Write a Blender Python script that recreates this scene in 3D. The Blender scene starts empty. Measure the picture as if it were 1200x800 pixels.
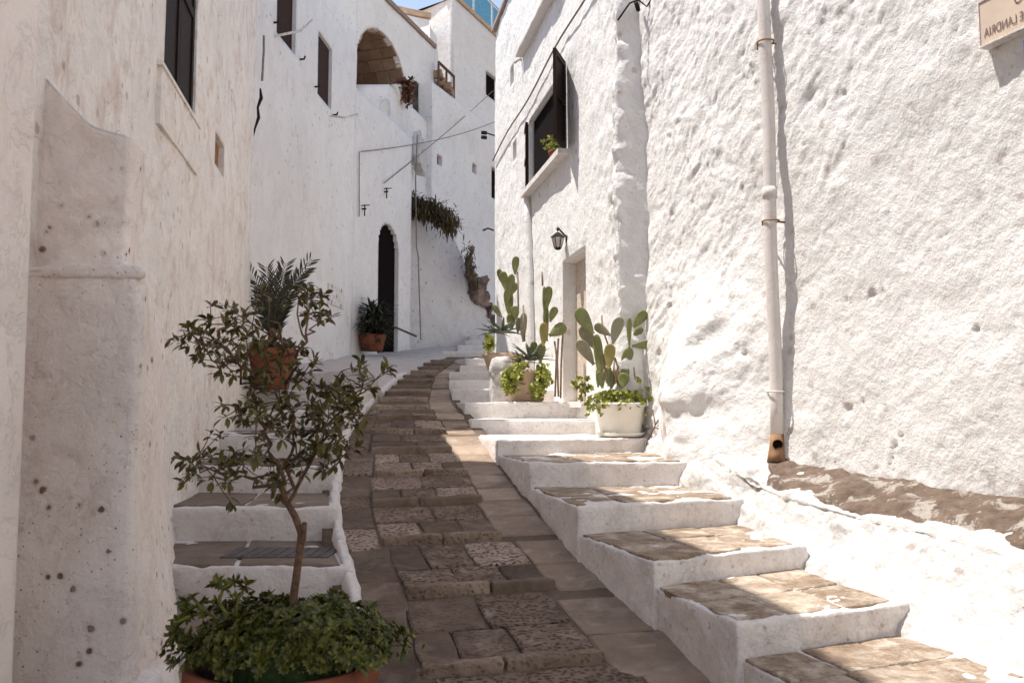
import bpy, bmesh, math, random
import numpy as np
from mathutils import Vector, Matrix
R = math.radians
random.seed(7); rng = np.random.default_rng(7)
scene = bpy.context.scene
C = scene.collection
# ------------------------------------------------------------------ camera, sky, sun, exposure
PITCH = R(4.574)
cd = bpy.data.cameras.new('camera'); cam = bpy.data.objects.new('camera', cd); C.objects.link(cam)
cam.location = (0, 0, 0); cam.rotation_euler = (R(90) + PITCH, 0, 0)
cd.lens = 30; cd.sensor_width = 36; cd.clip_start = .05; cd.clip_end = 2000
cd.dof.use_dof = True; cd.dof.focus_distance = 7.5; cd.dof.aperture_fstop = 8
scene.camera = cam
SUN_EL, SUN_B = 66.5, 0.12           # sun comes from the left, slightly from up the lane
sv = Vector((-1, SUN_B, 0)).normalized() * math.cos(R(SUN_EL)) + Vector((0, 0, math.sin(R(SUN_EL))))
w = bpy.data.worlds.new('World'); scene.world = w; w.use_nodes = True
wn = w.node_tree.nodes; wl = w.node_tree.links; wn.clear()
sky = wn.new('ShaderNodeTexSky'); sky.sky_type = 'NISHITA'; sky.sun_disc = False
sky.sun_elevation = R(SUN_EL); sky.sun_rotation = math.atan2(sv.x, sv.y)
sky.air_density = 1.0; sky.dust_density = .2; sky.ozone_density = 2.2; sky.altitude = 600
bg = wn.new('ShaderNodeBackground'); bg.inputs[1].default_value = .15
wo = wn.new('ShaderNodeOutputWorld')
tint = wn.new('ShaderNodeMix'); tint.data_type = 'RGBA'; tint.blend_type = 'MULTIPLY'; tint.inputs[0].default_value = 1; tint.inputs[7].default_value = (1.30, 1.0, .78, 1)
wl.new(sky.outputs[0], tint.inputs[6]); wl.new(tint.outputs[2], bg.inputs[0]); wl.new(bg.outputs[0], wo.inputs[0])
sd = bpy.data.lights.new('sun', 'SUN'); sd.energy = 3.2; sd.angle = R(.53); sd.color = (1, .955, .89)
so = bpy.data.objects.new('sun', sd); C.objects.link(so); so.rotation_euler = sv.to_track_quat('Z', 'Y').to_euler()
scene.view_settings.view_transform = 'Standard'; scene.view_settings.look = 'None'
scene.view_settings.exposure = 1.06; scene.view_settings.gamma = 1
scene.cycles.max_bounces = 8; scene.cycles.diffuse_bounces = 5
scene.cycles.use_denoising = True

# ------------------------------------------------------------------ helpers
def ray(px, py):
    u = (px - 600) / 1000; v = (400 - py) / 1000
    c, s = math.cos(PITCH), math.sin(PITCH)
    dy = c - v * s; dz = s + v * c
    return u / dy, dz / dy
def P(px, py, Y):
    a, b = ray(px, py); return Vector((a * Y, Y, b * Y))
def hit(px, py, wall):           # wall x = a + k*y
    a, k = wall; u, q = ray(px, py); Y = a / (u - k)
    return Vector((u * Y, Y, q * Y))
def sm(a, b, x):
    t = np.clip((np.asarray(x, float) - a) / (b - a), 0, 1); return t * t * (3 - 2 * t)
_perm = np.random.default_rng(3).permutation(4096)
_rv = np.random.default_rng(4).random(4096) * 2 - 1
def vnoise(p):
    p = np.asarray(p, float); i = np.floor(p).astype(np.int64); f = p - i; f = f * f * f * (f * (f * 6 - 15) + 10)
    def h(dx, dy, dz):
        a = _perm[(i[..., 0] + dx) & 4095]; b = _perm[(a + i[..., 1] + dy) & 4095]
        return _rv[_perm[(b + i[..., 2] + dz) & 4095]]
    x, y, z = f[..., 0], f[..., 1], f[..., 2]
    L = lambda a, b, t: a + (b - a) * t
    return L(L(L(h(0,0,0), h(1,0,0), x), L(h(0,1,0), h(1,1,0), x), y), L(L(h(0,0,1), h(1,0,1), x), L(h(0,1,1), h(1,1,1), x), y), z)
def fbm(p, f=1., o=3, g=.5):
    r = 0; a = 1.; p = np.asarray(p, float)
    for k in range(o): r = r + a * vnoise(p * f + 17.3 * k); f *= 2.03; a *= g
    return r
def mesh_obj(name, verts, faces, mat=None, parent=None, smooth=False, loc=None):
    verts = np.asarray(verts, float)
    off = Vector(parent['_w']) if (parent is not None and '_w' in parent) else (parent.location.copy() if parent is not None else Vector((0, 0, 0)))
    org = Vector(loc) if loc is not None else off
    me = bpy.data.meshes.new(name)
    me.from_pydata((verts - np.array(org)).tolist(), [], [tuple(int(i) for i in f) for f in faces])
    me.update()
    if smooth: me.polygons.foreach_set('use_smooth', [True] * len(me.polygons))
    if mat: me.materials.append(mat)
    o = bpy.data.objects.new(name, me); C.objects.link(o)
    if parent is not None:
        o.parent = parent; o.location = org - off
        if loc is not None: W[o.name] = org
    else: o.location = org
    return o
W = {}
def tag(o, label=None, cat=None, group=None, kind=None):
    if label: o['label'] = label
    if cat: o['category'] = cat
    if group: o['group'] = group
    if kind: o['kind'] = kind
    return o
def empty(name, loc, label, cat, group=None):
    o = bpy.data.objects.new(name, None); C.objects.link(o); o.location = loc; o.empty_display_size = .1
    return tag(o, label, cat, group)
class MB:
    def __init__(s): s.v = []; s.f = []
    def add(s, v, f):
        b = len(s.v); s.v += [tuple(x) for x in v]; s.f += [tuple(i + b for i in q) for q in f]
    def box(s, c, sz, M=None):
        c = Vector(c); h = Vector(sz) / 2
        v = [Vector((sx * h.x, sy * h.y, sz_ * h.z)) for sx in (-1, 1) for sy in (-1, 1) for sz_ in (-1, 1)]
        if M is not None: v = [M @ x for x in v]
        s.add([x + c for x in v], [(0,1,3,2),(4,6,7,5),(0,4,5,1),(2,3,7,6),(0,2,6,4),(1,5,7,3)])
    def tube(s, pts, r, n=6, cap=True):
        pts = [Vector(p) for p in pts]; m = len(pts)
        rr = r if hasattr(r, '__len__') else [r] * m
        vs = []
        ref = None
        for i, p in enumerate(pts):
            t = (pts[min(i + 1, m - 1)] - pts[max(i - 1, 0)])
            if t.length < 1e-9: t = Vector((0, 0, 1))
            t.normalize()
            if ref is None: ref = t.orthogonal().normalized()
            a = (ref - t * ref.dot(t)); a = a.normalized() if a.length > 1e-6 else t.orthogonal().normalized()
            ref = a; b = t.cross(a)
            for k in range(n):
                an = 2 * math.pi * k / n; vs.append(p + (a * math.cos(an) + b * math.sin(an)) * rr[i])
        fs = [(i * n + k, i * n + (k + 1) % n, (i + 1) * n + (k + 1) % n, (i + 1) * n + k) for i in range(m - 1) for k in range(n)]
        if cap: fs += [tuple(range(n - 1, -1, -1)), tuple(range((m - 1) * n, m * n))]
        s.add(vs, fs)
    def lathe(s, c, prof, n=24, wob=0):
        c = Vector(c); vs = []
        for r, z in prof:
            for k in range(n):
                a = 2 * math.pi * k / n; rr = r * (1 + wob * math.sin(3 * a + z * 9)); vs.append(c + Vector((rr * math.cos(a), rr * math.sin(a), z)))
        m = len(prof)
        s.add(vs, [(i * n + k, i * n + (k + 1) % n, (i + 1) * n + (k + 1) % n, (i + 1) * n + k) for i in range(m - 1) for k in range(n)] + [tuple(range((m - 1) * n, m * n)), tuple(range(n - 1, -1, -1))])
    def build(s, name, mat=None, parent=None, smooth=False, loc=None):
        return mesh_obj(name, s.v, s.f, mat, parent, smooth, loc)

# ------------------------------------------------------------------ materials
class NT:
    def __init__(s, name, rough=.9):
        s.m = bpy.data.materials.new(name); s.m.use_nodes = True; s.t = s.m.node_tree; s.n = s.t.nodes; s.n.clear()
        s.out = s.n.new('ShaderNodeOutputMaterial'); s.b = s.n.new('ShaderNodeBsdfPrincipled')
        s.l(s.b.outputs[0], s.out.inputs[0]); s.b.inputs['Roughness'].default_value = rough
        s.b.inputs['Specular IOR Level'].default_value = .25
        s.tc = s.n.new('ShaderNodeTexCoord'); s.co = s.tc.outputs['Object']
    def l(s, a, b): s.t.links.new(a, b)
    def map(s, scale, src=None):
        m = s.n.new('ShaderNodeMapping'); m.inputs['Scale'].default_value = scale; s.l(src or s.co, m.inputs[0]); return m.outputs[0]
    def noise(s, sc, det=4, rough=.55, co=None, dist=0):
        n = s.n.new('ShaderNodeTexNoise'); n.inputs['Scale'].default_value = sc; n.inputs['Detail'].default_value = det
        n.inputs['Roughness'].default_value = rough; n.inputs['Distortion'].default_value = dist; s.l(co or s.co, n.inputs['Vector']); return n.outputs['Fac']
    def voro(s, sc, feat='F1', co=None, rnd=1):
        n = s.n.new('ShaderNodeTexVoronoi'); n.feature = feat; n.inputs['Scale'].default_value = sc; n.inputs['Randomness'].default_value = rnd
        s.l(co or s.co, n.inputs['Vector']); return n.outputs['Distance']
    def ramp(s, f, stops):
        r = s.n.new('ShaderNodeValToRGB'); e = r.color_ramp.elements
        while len(e) < len(stops): e.new(.5)
        for el, (p, c) in zip(e, stops):
            el.position = p; el.color = (c, c, c, 1) if not hasattr(c, '__len__') else (*c, 1)
        s.l(f, r.inputs[0]); return r.outputs[0]
    def math(s, op, a, b=None):
        m = s.n.new('ShaderNodeMath'); m.operation = op
        for i, x in enumerate((a, b)):
            if x is None: continue
            if isinstance(x, (int, float)): m.inputs[i].default_value = x
            else: s.l(x, m.inputs[i])
        return m.outputs[0]
    def mix(s, f, a, b, mode='MIX'):
        m = s.n.new('ShaderNodeMix'); m.data_type = 'RGBA'; m.blend_type = mode
        for i, x in ((0, f), (6, a), (7, b)):
            if isinstance(x, (int, float)): m.inputs[i].default_value = x if i == 0 else (x, x, x, 1)
            elif isinstance(x, tuple): m.inputs[i].default_value = (*x, 1)
            else: s.l(x, m.inputs[i])
        return m.outputs[2]
    def noisevec(s, co, amt=.05, fs=14):
        n = s.n.new('ShaderNodeTexNoise'); n.inputs['Scale'].default_value = fs; s.l(co, n.inputs['Vector']); a = s.n.new('ShaderNodeVectorMath'); a.operation = 'SCALE'; a.inputs[3].default_value = amt; s.l(n.outputs['Color'], a.inputs[0])
        b = s.n.new('ShaderNodeVectorMath'); b.operation = 'ADD'; s.l(co, b.inputs[0]); s.l(a.outputs[0], b.inputs[1]); return b.outputs[0]
    def bump(s, h, strength=.5, dist=.01, prev=None):
        b = s.n.new('ShaderNodeBump'); b.inputs['Strength'].default_value = strength; b.inputs['Distance'].default_value = dist
        s.l(h, b.inputs['Height'])
        if prev: s.l(prev, b.inputs['Normal'])
        return b.outputs[0]
    def fin(s, col, nrm=None):
        if isinstance(col, tuple): s.b.inputs['Base Color'].default_value = (*col, 1)
        else: s.l(col, s.b.inputs['Base Color'])
        if nrm: s.l(nrm, s.b.inputs['Normal'])
        return s.m
def whitewash(name, base=(.80,.775,.75), dirt=(.55,.42,.34), amt=.35, streak=.3, spots=0., bump=.5, sc=1., spot_col=(.12,.07,.045), spsc=7., cracks=0.):
    t = NT(name, .92)
    big = t.noise(1.3 * sc, 5, .6); col = t.mix(t.ramp(big, [(.35, 0), (.75, 1)]), base, tuple(b * .93 for b in base))
    st = t.noise(2.6, 8, .72, t.map((1.6, 1.6, .85)), 1.3)
    f = t.math('MULTIPLY', t.ramp(st, [(.52, 0), (.72, 1)]), streak); col = t.mix(f, col, dirt)
    pa = t.noise(3.1 * sc, 10, .78, None, .6); f = t.math('MULTIPLY', t.ramp(pa, [(.52, 0), (.64, 1)]), amt); col = t.mix(f, col, tuple((a + b) / 2 for a, b in zip(base, dirt)))
    if spots:
        v = t.voro(spsc, 'F1'); g = t.noise(1.7, 2, .5)
        s1 = t.math('ADD', v, t.math('MULTIPLY', t.noise(30, 3), .30))
        th = t.ramp(s1, [(.26, 1), (.31, 0)]); th = t.math('MULTIPLY', th, t.ramp(g, [(.42, 0), (.50, 1)]))
        halo = t.math('MULTIPLY', t.ramp(s1, [(.26, .6), (.42, 0)]), t.ramp(g, [(.42, 0), (.55, 1)])); col = t.mix(t.math('MULTIPLY', halo, spots), col, (.42,.25,.16))
        col = t.mix(t.math('MULTIPLY', th, spots), col, spot_col)
        s2 = t.math('ADD', t.voro(spsc * 3.1, 'F1'), t.math('MULTIPLY', t.noise(60, 3), .3)); t2 = t.math('MULTIPLY', t.ramp(s2, [(.25, 1), (.30, 0)]), t.ramp(t.noise(2.3, 2, .5), [(.5, 0), (.56, 1)]))
        col = t.mix(t.math('MULTIPLY', t2, spots * .8), col, spot_col)
    if cracks:
        vv = t.voro(1.6, 'DISTANCE_TO_EDGE', t.noisevec(t.co, .35, 3)); ck = t.math('MULTIPLY', t.ramp(vv, [(.0, 1), (.012, 0)]), t.ramp(t.noise(.9, 3), [(.5, 0), (.6, 1)]))
        col = t.mix(t.math('MULTIPLY', ck, cracks), col, (.25,.17,.13))
    fl = t.ramp(t.noise(5.5 * sc, 9, .72, None, .4), [(.50, 0), (.53, 1)]); col = t.mix(t.math('MULTIPLY', fl, .22), col, tuple(b * .82 for b in base))
    n1 = t.noise(38, 6, .7); n2 = t.noise(9, 6, .6); n3 = t.noise(110, 3, .6)
    nr = t.bump(n2, bump, .03); nr = t.bump(fl, .5, .004, nr); nr = t.bump(n1, bump, .010, nr); nr = t.bump(n3, bump * .7, .003, nr)
    return t.fin(col, nr)
def stone(name, base, dark, light, pit=.6, random_amt=.35, rough=.9, bs=1., sharp=.23, sc=1., thr=.52):
    t = NT(name, rough)
    oi = t.n.new('ShaderNodeObjectInfo')
    add = t.n.new('ShaderNodeVectorMath'); add.operation = 'ADD'
    sc_ = t.n.new('ShaderNodeVectorMath'); sc_.operation = 'SCALE'; sc_.inputs[3].default_value = 13.0
    cx = t.n.new('ShaderNodeCombineXYZ'); t.l(oi.outputs['Random'], cx.inputs[0]); t.l(oi.outputs['Random'], cx.inputs[1]); t.l(cx.outputs[0], sc_.inputs[0])
    t.l(t.co, add.inputs[0]); t.l(sc_.outputs[0], add.inputs[1]); co = add.outputs[0]
    a = t.noise(4 * sc, 6, .65, co); col = t.mix(t.ramp(a, [(.3, 0), (.7, 1)]), dark, base)
    b = t.noise(2.3 * sc, 7, .7, co, .5); col = t.mix(t.math('MULTIPLY', t.ramp(b, [(thr, 0), (thr + sharp, 1)]), .7), col, light)
    lt = t.ramp(oi.outputs['Random'], [(.72, 0), (.95, random_amt * .9)]); col = t.mix(lt, col, light)
    rv = t.ramp(oi.outputs['Random'], [(0, 1 - random_amt), (1, 1 + random_amt)]); col = t.mix(1., col, rv, 'MULTIPLY')
    pits = t.voro(34, 'F1', t.map((1, 1.7, 1), t.noisevec(co))); pm = t.ramp(pits, [(.20, 0), (.50, 1)])
    sel = t.ramp(oi.outputs['Random'], [(.35, 0), (.45, 1)]); pf = t.math('MULTIPLY', t.math('SUBTRACT', 1., pm), t.math('MULTIPLY', sel, pit))
    col = t.mix(pf, col, tuple(x * .62 for x in dark))
    h = t.math('SUBTRACT', t.noise(18, 7, .7, co), pf)
    return t.fin(col, t.bump(h, .8 * bs, .02))
def plain(name, col, rough=.6, metal=0., var=.25, sc=20., bump=.15):
    t = NT(name, rough); n = t.noise(sc, 4, .6)
    c = t.mix(t.ramp(n, [(.3, 0), (.7, 1)]), tuple(x * (1 - var) for x in col), tuple(min(1, x * (1 + var)) for x in col))
    t.b.inputs['Metallic'].default_value = metal
    if max(col) < .05: t.b.inputs['Specular IOR Level'].default_value = .08
    return t.fin(c, t.bump(n, bump, .004))
def leafmat(name, a, b, rough=.45, trans=.15, dots=False):
    t = NT(name, rough); oi = t.n.new('ShaderNodeObjectInfo')
    n = t.noise(11, 3, .6); g = t.n.new('ShaderNodeNewGeometry')
    f = t.math('ADD', t.math('MULTIPLY', n, .6), t.math('MULTIPLY', g.outputs['Random Per Island'], .5))
    col = t.mix(t.ramp(f, [(.3, 0), (.85, 1)]), a, b)
    t.b.inputs['Specular IOR Level'].default_value = .4
    if dots:
        vv = t.voro(38, 'F1', None, .25); col = t.mix(t.ramp(vv, [(.10, .8), (.2, 0)]), col, (.42,.36,.22)); pb = t.noise(7, 4, .7); col = t.mix(t.ramp(pb, [(.55, 0), (.72, .55)]), col, (.30,.24,.13))
    m = t.fin(col)
    if trans:
        tr = t.n.new('ShaderNodeBsdfTranslucent'); t.l(col, tr.inputs[0]); mx = t.n.new('ShaderNodeMixShader'); mx.inputs[0].default_value = trans
        t.l(t.b.outputs[0], mx.inputs[1]); t.l(tr.outputs[0], mx.inputs[2]); t.l(mx.outputs[0], t.out.inputs[0])
    return m
M = {}
M['sunwall'] = whitewash('whitewash_rough', (.81,.79,.765), (.60,.50,.43), .22, .06, .3, .8, spsc=5)
M['leftwall'] = whitewash('whitewash_flaking', (.90,.835,.78), (.50,.31,.22), .85, .7, .35, .9, cracks=.5)
M['buttress'] = whitewash('whitewash_spotted', (.88,.79,.735), (.50,.33,.24), .5, .35, .9, .6, spsc=13)
M['pier'] = whitewash('whitewash_smooth', (.84,.755,.705), (.55,.42,.34), .25, .35, 0, .25)
M['farwall'] = whitewash('whitewash_smooth_far', (.80,.77,.755), (.56,.43,.37), .35, .35, .3, .4, .6, cracks=.3)
M['farrough'] = whitewash('whitewash_bank', (.70,.66,.64), (.36,.28,.24), .55, .25, .6, .8, 2.)
M['step'] = whitewash('whitewash_step', (.80,.75,.71), (.42,.32,.27), .7, .3, .3, .7, 2., spsc=17)
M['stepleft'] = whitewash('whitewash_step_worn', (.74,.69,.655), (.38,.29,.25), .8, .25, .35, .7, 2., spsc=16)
M['bank'] = whitewash('whitewash_bank_bright', (.60,.575,.55), (.11,.09,.08), .9, .05, .3, .6, 2., spsc=6)
M['landing'] = whitewash('worn_grey_whitewash', (.56,.50,.465), (.30,.24,.21), .8, .3, .3, .6, 2., spsc=7)
M['lane'] = stone('smooth_lane_stone', (.38,.285,.21), (.22,.16,.12), (.62,.52,.42), .1, .2)
M['paver'] = stone('dark_paving_stone', (.235,.163,.122), (.12,.081,.059), (.43,.335,.27), .9, .42, sc=1.6)
M['bar'] = stone('stone_kerb_bar', (.30,.22,.16), (.14,.10,.072), (.48,.38,.30), .4, .25)
M['mortar'] = stone('paving_mortar', (.19,.138,.10), (.11,.078,.056), (.26,.20,.15), .2, 0.)
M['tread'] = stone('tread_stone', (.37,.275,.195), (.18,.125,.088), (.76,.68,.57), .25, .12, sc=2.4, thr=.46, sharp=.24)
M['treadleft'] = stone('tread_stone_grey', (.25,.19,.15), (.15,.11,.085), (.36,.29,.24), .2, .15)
M['ledge'] = stone('worn_ledge_stone', (.25,.18,.135), (.11,.077,.056), (.55,.50,.44), .4, 0., bs=2., sharp=.05, sc=2.6, thr=.55)
M['tuff'] = stone('tuff_block', (.36,.235,.16), (.26,.165,.115), (.45,.31,.22), .1, .2)
M['dark'] = plain('dark_interior', (.007,.004,.004), 1.)  # near-black colour stands in for the shade inside openings
M['shutter'] = plain('shutter_paint', (.024,.015,.012), .6)
M['iron'] = plain('black_iron', (.03,.026,.026), .5, .3)
M['wire'] = plain('weathered_cable', (.22,.18,.165), .7)
M['whiteiron'] = plain('white_painted_iron', (.6,.56,.53), .6)
M['pipe'] = whitewash('painted_pipe', (.72,.665,.625), (.5,.4,.35), .3, .3, 0, .12)
M['pipeend'] = plain('rusty_clay_pipe', (.27,.15,.08), .8, 0, .4, 12)
M['terracotta'] = plain('terracotta', (.22,.075,.042), .85, 0, .3, 8)
M['tanpot'] = plain('tan_clay', (.50,.36,.25), .85, 0, .2, 8)
M['whitepot'] = plain('cream_pot', (.78,.74,.66), .6, 0, .06, 5)
M['soil'] = plain('soil', (.06,.04,.03), 1., 0, .5, 40, 1.)
M['bark'] = plain('bark', (.13,.075,.048), .9, 0, .4, 60, .6)
M['olive'] = leafmat('shrub_leaf', (.035,.035,.010), (.19,.155,.038))
M['oliveb'] = leafmat('shrub_leaf_mass', (.035,.035,.010), (.18,.145,.036))
M['ground'] = leafmat('succulent_mass', (.025,.034,.005), (.17,.17,.028))
M['palm'] = leafmat('palm_leaf', (.018,.022,.012), (.075,.072,.035))
M['cactus'] = leafmat('cactus_pad', (.085,.10,.035), (.25,.26,.085), .5, 0, True)
M['cactusold'] = leafmat('cactus_pad_old', (.13,.12,.075), (.32,.30,.20), .6, 0, True)
M['cactusy'] = leafmat('cactus_pad_yellow', (.22,.17,.05), (.30,.25,.08), .6, 0)
M['agave'] = leafmat('agave_leaf', (.05,.065,.045), (.16,.18,.13), .5, 0)
M['lime'] = leafmat('lime_succulent', (.16,.19,.03), (.42,.42,.08), .5, .1)
M['dry'] = leafmat('dry_grass', (.05,.042,.02), (.17,.125,.055), .8, .1)
M['marble'] = plain('marble_plaque', (.62,.50,.40), .6, 0, .08, 6)
M['letter'] = plain('letter_paint', (.17,.11,.10), .8)
M['bluepl'] = plain('blue_enamel', (.02,.10,.42), .35)
M['wood'] = plain('door_paint', (.60,.51,.42), .6)
M['plank'] = plain('blue_glass_panel', (.10,.33,.50), .25)
gm = NT('window_glass', .08); gm.b.inputs['Specular IOR Level'].default_value = .5; M['glass'] = gm.fin((.03,.03,.035))
M['frost'] = plain('frosted_glass', (.55,.48,.42), .25)

# ------------------------------------------------------------------ surface builders
def resample(poly, ds, chaikin=0):
    p = np.array(poly, float)
    for _ in range(chaikin):
        q = [p[0]]
        for a, b in zip(p[:-1], p[1:]): q += [a * .75 + b * .25, a * .25 + b * .75]
        q.append(p[-1]); p = np.array(q)
    return p
def facade(name, poly, zb, zt, side, mat, parent=None, holes=(), ds=.05, dz=.05, disp=None, thick=3., srange=None, batter=None, chaikin=0, extra_s=(), smooth=True):
    """poly: plan points; side=+1: outward normal is to the right of travel, -1 left. holes: dict(s0,s1,z0,z1,d,arch)"""
    p = resample(poly, ds, chaikin)
    L = np.concatenate([[0], np.cumsum(np.linalg.norm(np.diff(p, axis=0), axis=1))])
    s = [L[0]]; marks = sorted(set([L[-1]] + ([] if chaikin else list(L)) + [h[k] for h in holes for k in ('s0', 's1')] + list(extra_s)))
    marks = [m for m in marks if 0 <= m <= L[-1]]
    ss = [0.]
    for m in marks:
        if m - ss[-1] < 1e-4: continue
        d = ds(.5 * (m + ss[-1])) if callable(ds) else ds
        n = max(1, int(math.ceil((m - ss[-1]) / d))); a = ss[-1]; ss += [a + (m - a) * (k + 1) / n for k in range(n)]
    ss = np.array(ss)
    z0 = min(zb(x) for x in ss) if callable(zb) else zb; z1 = max(zt(x) for x in ss) if callable(zt) else zt
    zm = sorted(set([z1] + [h[k] for h in holes for k in ('z0', 'z1')])); zz = [z0]
    for m in zm:
        if m - zz[-1] < 1e-4: continue
        n = max(1, int(math.ceil((m - zz[-1]) / dz))); a = zz[-1]; zz += [a + (m - a) * (k + 1) / n for k in range(n)]
    zz = np.array(zz); nu, nv = len(ss), len(zz)
    X = np.interp(ss, L, p[:, 0]); Y = np.interp(ss, L, p[:, 1])
    seg = np.clip(np.searchsorted(L, ss, 'right') - 1, 0, len(L) - 2)
    T = np.diff(p, axis=0); T /= np.linalg.norm(T, axis=1)[:, None]
    tt = (T[seg] + T[np.clip(seg - (np.abs(ss - L[seg]) < 1e-6), 0, None)]); tt /= np.linalg.norm(tt, axis=1)[:, None]
    N = np.stack([tt[:, 1] * side, -tt[:, 0] * side], 1)
    Z = np.tile(zz, (nu, 1))
    ztv = np.array([zt(x) for x in ss]) if callable(zt) else np.full(nu, zt)
    zbv = np.array([zb(x) for x in ss]) if callable(zb) else np.full(nu, zb)
    if callable(zt) or callable(zb):
        if holes: Z = np.clip(Z, zbv[:, None], ztv[:, None])
        else: Z = zbv[:, None] + (Z - z0) / (z1 - z0) * (ztv - zbv)[:, None]
    S = np.tile(ss[:, None], (1, nv)).copy()
    fade = np.ones((nu, nv)); inside = np.zeros((nu, nv), bool)
    for h in holes:
        if h.get('arch'):
            cx = (h['s0'] + h['s1']) / 2; r = (h['s1'] - h['s0']) / 2; zc = h['z1'] - r * h.get('ry', 1)
            u = (S - cx); v = (Z - zc) / h.get('ry', 1); rad = np.sqrt(u * u + v * v)
            near = (np.abs(rad - r) < .55 * max(dz, (ds if not callable(ds) else .05))) & (v > 0)
            k = np.where(near, r / np.maximum(rad, 1e-6), 1); S = cx + u * k; Z = zc + v * k * h.get('ry', 1)
            d1 = np.where(v > 0, rad - r, np.maximum(np.abs(u) - r, h['z0'] - Z))
        else:
            d1 = np.maximum(np.maximum(h['s0'] - S, S - h['s1']), np.maximum(h['z0'] - Z, Z - h['z1']))
        fade *= sm(0., .14, d1) * .9 + .1
    base = np.stack([np.interp(S, L, p[:, 0]), np.interp(S, L, p[:, 1]), Z], -1)
    d = disp(base, S) if disp else np.zeros((nu, nv)); d = d * fade
    if batter: d = d + batter(S, Z)
    V = base.copy(); V[..., 0] += N[:, None, 0] * d; V[..., 1] += N[:, None, 1] * d
    sc = (S[:-1, :-1] + S[1:, 1:]) / 2; zc_ = (Z[:-1, :-1] + Z[1:, 1:]) / 2
    keep = (Z[:-1, 1:] - Z[:-1, :-1] > 1e-6) | (Z[1:, 1:] - Z[1:, :-1] > 1e-6)
    hid = np.full(keep.shape, -1)
    for i, h in enumerate(holes):
        if h.get('arch'):
            cx = (h['s0'] + h['s1']) / 2; r = (h['s1'] - h['s0']) / 2; ry = h.get('ry', 1); zc = h['z1'] - r * ry
            ins = (np.abs(sc - cx) < r) & (zc_ > h['z0']) & ((zc_ < zc) | (((sc - cx) ** 2 + ((zc_ - zc) / ry) ** 2) < r * r))
        else: ins = (sc > h['s0']) & (sc < h['s1']) & (zc_ > h['z0']) & (zc_ < h['z1'])
        hid[ins] = i; keep &= ~ins
    idx = np.arange(nu * nv).reshape(nu, nv)
    a, b, c, e = idx[:-1, :-1], idx[1:, :-1], idx[1:, 1:], idx[:-1, 1:]
    q = np.stack([a, b, c, e], -1)[keep]
    if side < 0: q = q[:, ::-1]
    faces = q.tolist(); verts = V.reshape(-1, 3).tolist()
    # boundary edges -> reveals and outer skirt
    ed = {}
    for f in faces:
        for k in range(4):
            x, y = f[k], f[(k + 1) % 4]
            if (y, x) in ed: del ed[(y, x)]
            else: ed[(x, y)] = 1
    Nf = np.repeat(N[:, None, :], nv, 1).reshape(-1, 2)
    Nm = N.mean(0); Nm /= np.linalg.norm(Nm)
    iu, iv = np.divmod(np.arange(nu * nv), nv); Sf = S.reshape(-1); Zf = Z.reshape(-1); hsh = {}
    def hole_of(v):
        for i, h in enumerate(holes):
            if h['s0'] - 1e-3 <= Sf[v] <= h['s1'] + 1e-3 and h['z0'] - 1e-3 <= Zf[v] <= h['z1'] + 1e-3: return i
        return -1
    new = {}
    for (x, y) in list(ed):
        hx, hy = hole_of(x), hole_of(y)
        out = not (hx >= 0 and hx == hy)
        if not out and (iu[x] in (0, nu - 1) and iu[y] == iu[x]): out = True
        d_ = thick if out else holes[hx]['d']
        ids = []
        for v in (x, y):
            k = (v, out)
            if k not in new:
                pn = Nm if out else Nf[v]
                if out: pos = (verts[v][0] - pn[0] * d_, verts[v][1] - pn[1] * d_, verts[v][2])
                else:
                    dd = d.reshape(-1)[v]; pos = (verts[v][0] - pn[0] * (d_ + dd), verts[v][1] - pn[1] * (d_ + dd), verts[v][2])
                verts.append(pos); new[k] = len(verts) - 1
            ids.append(new[k])
        faces.append([y, x, ids[0], ids[1]])
    o = mesh_obj(name, verts, faces, mat, parent)
    if smooth:
        o.data.polygons.foreach_set('use_smooth', [i < len(q) for i in range(len(faces))])
    o['_L'] = 0; del o['_L']
    return o
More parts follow.
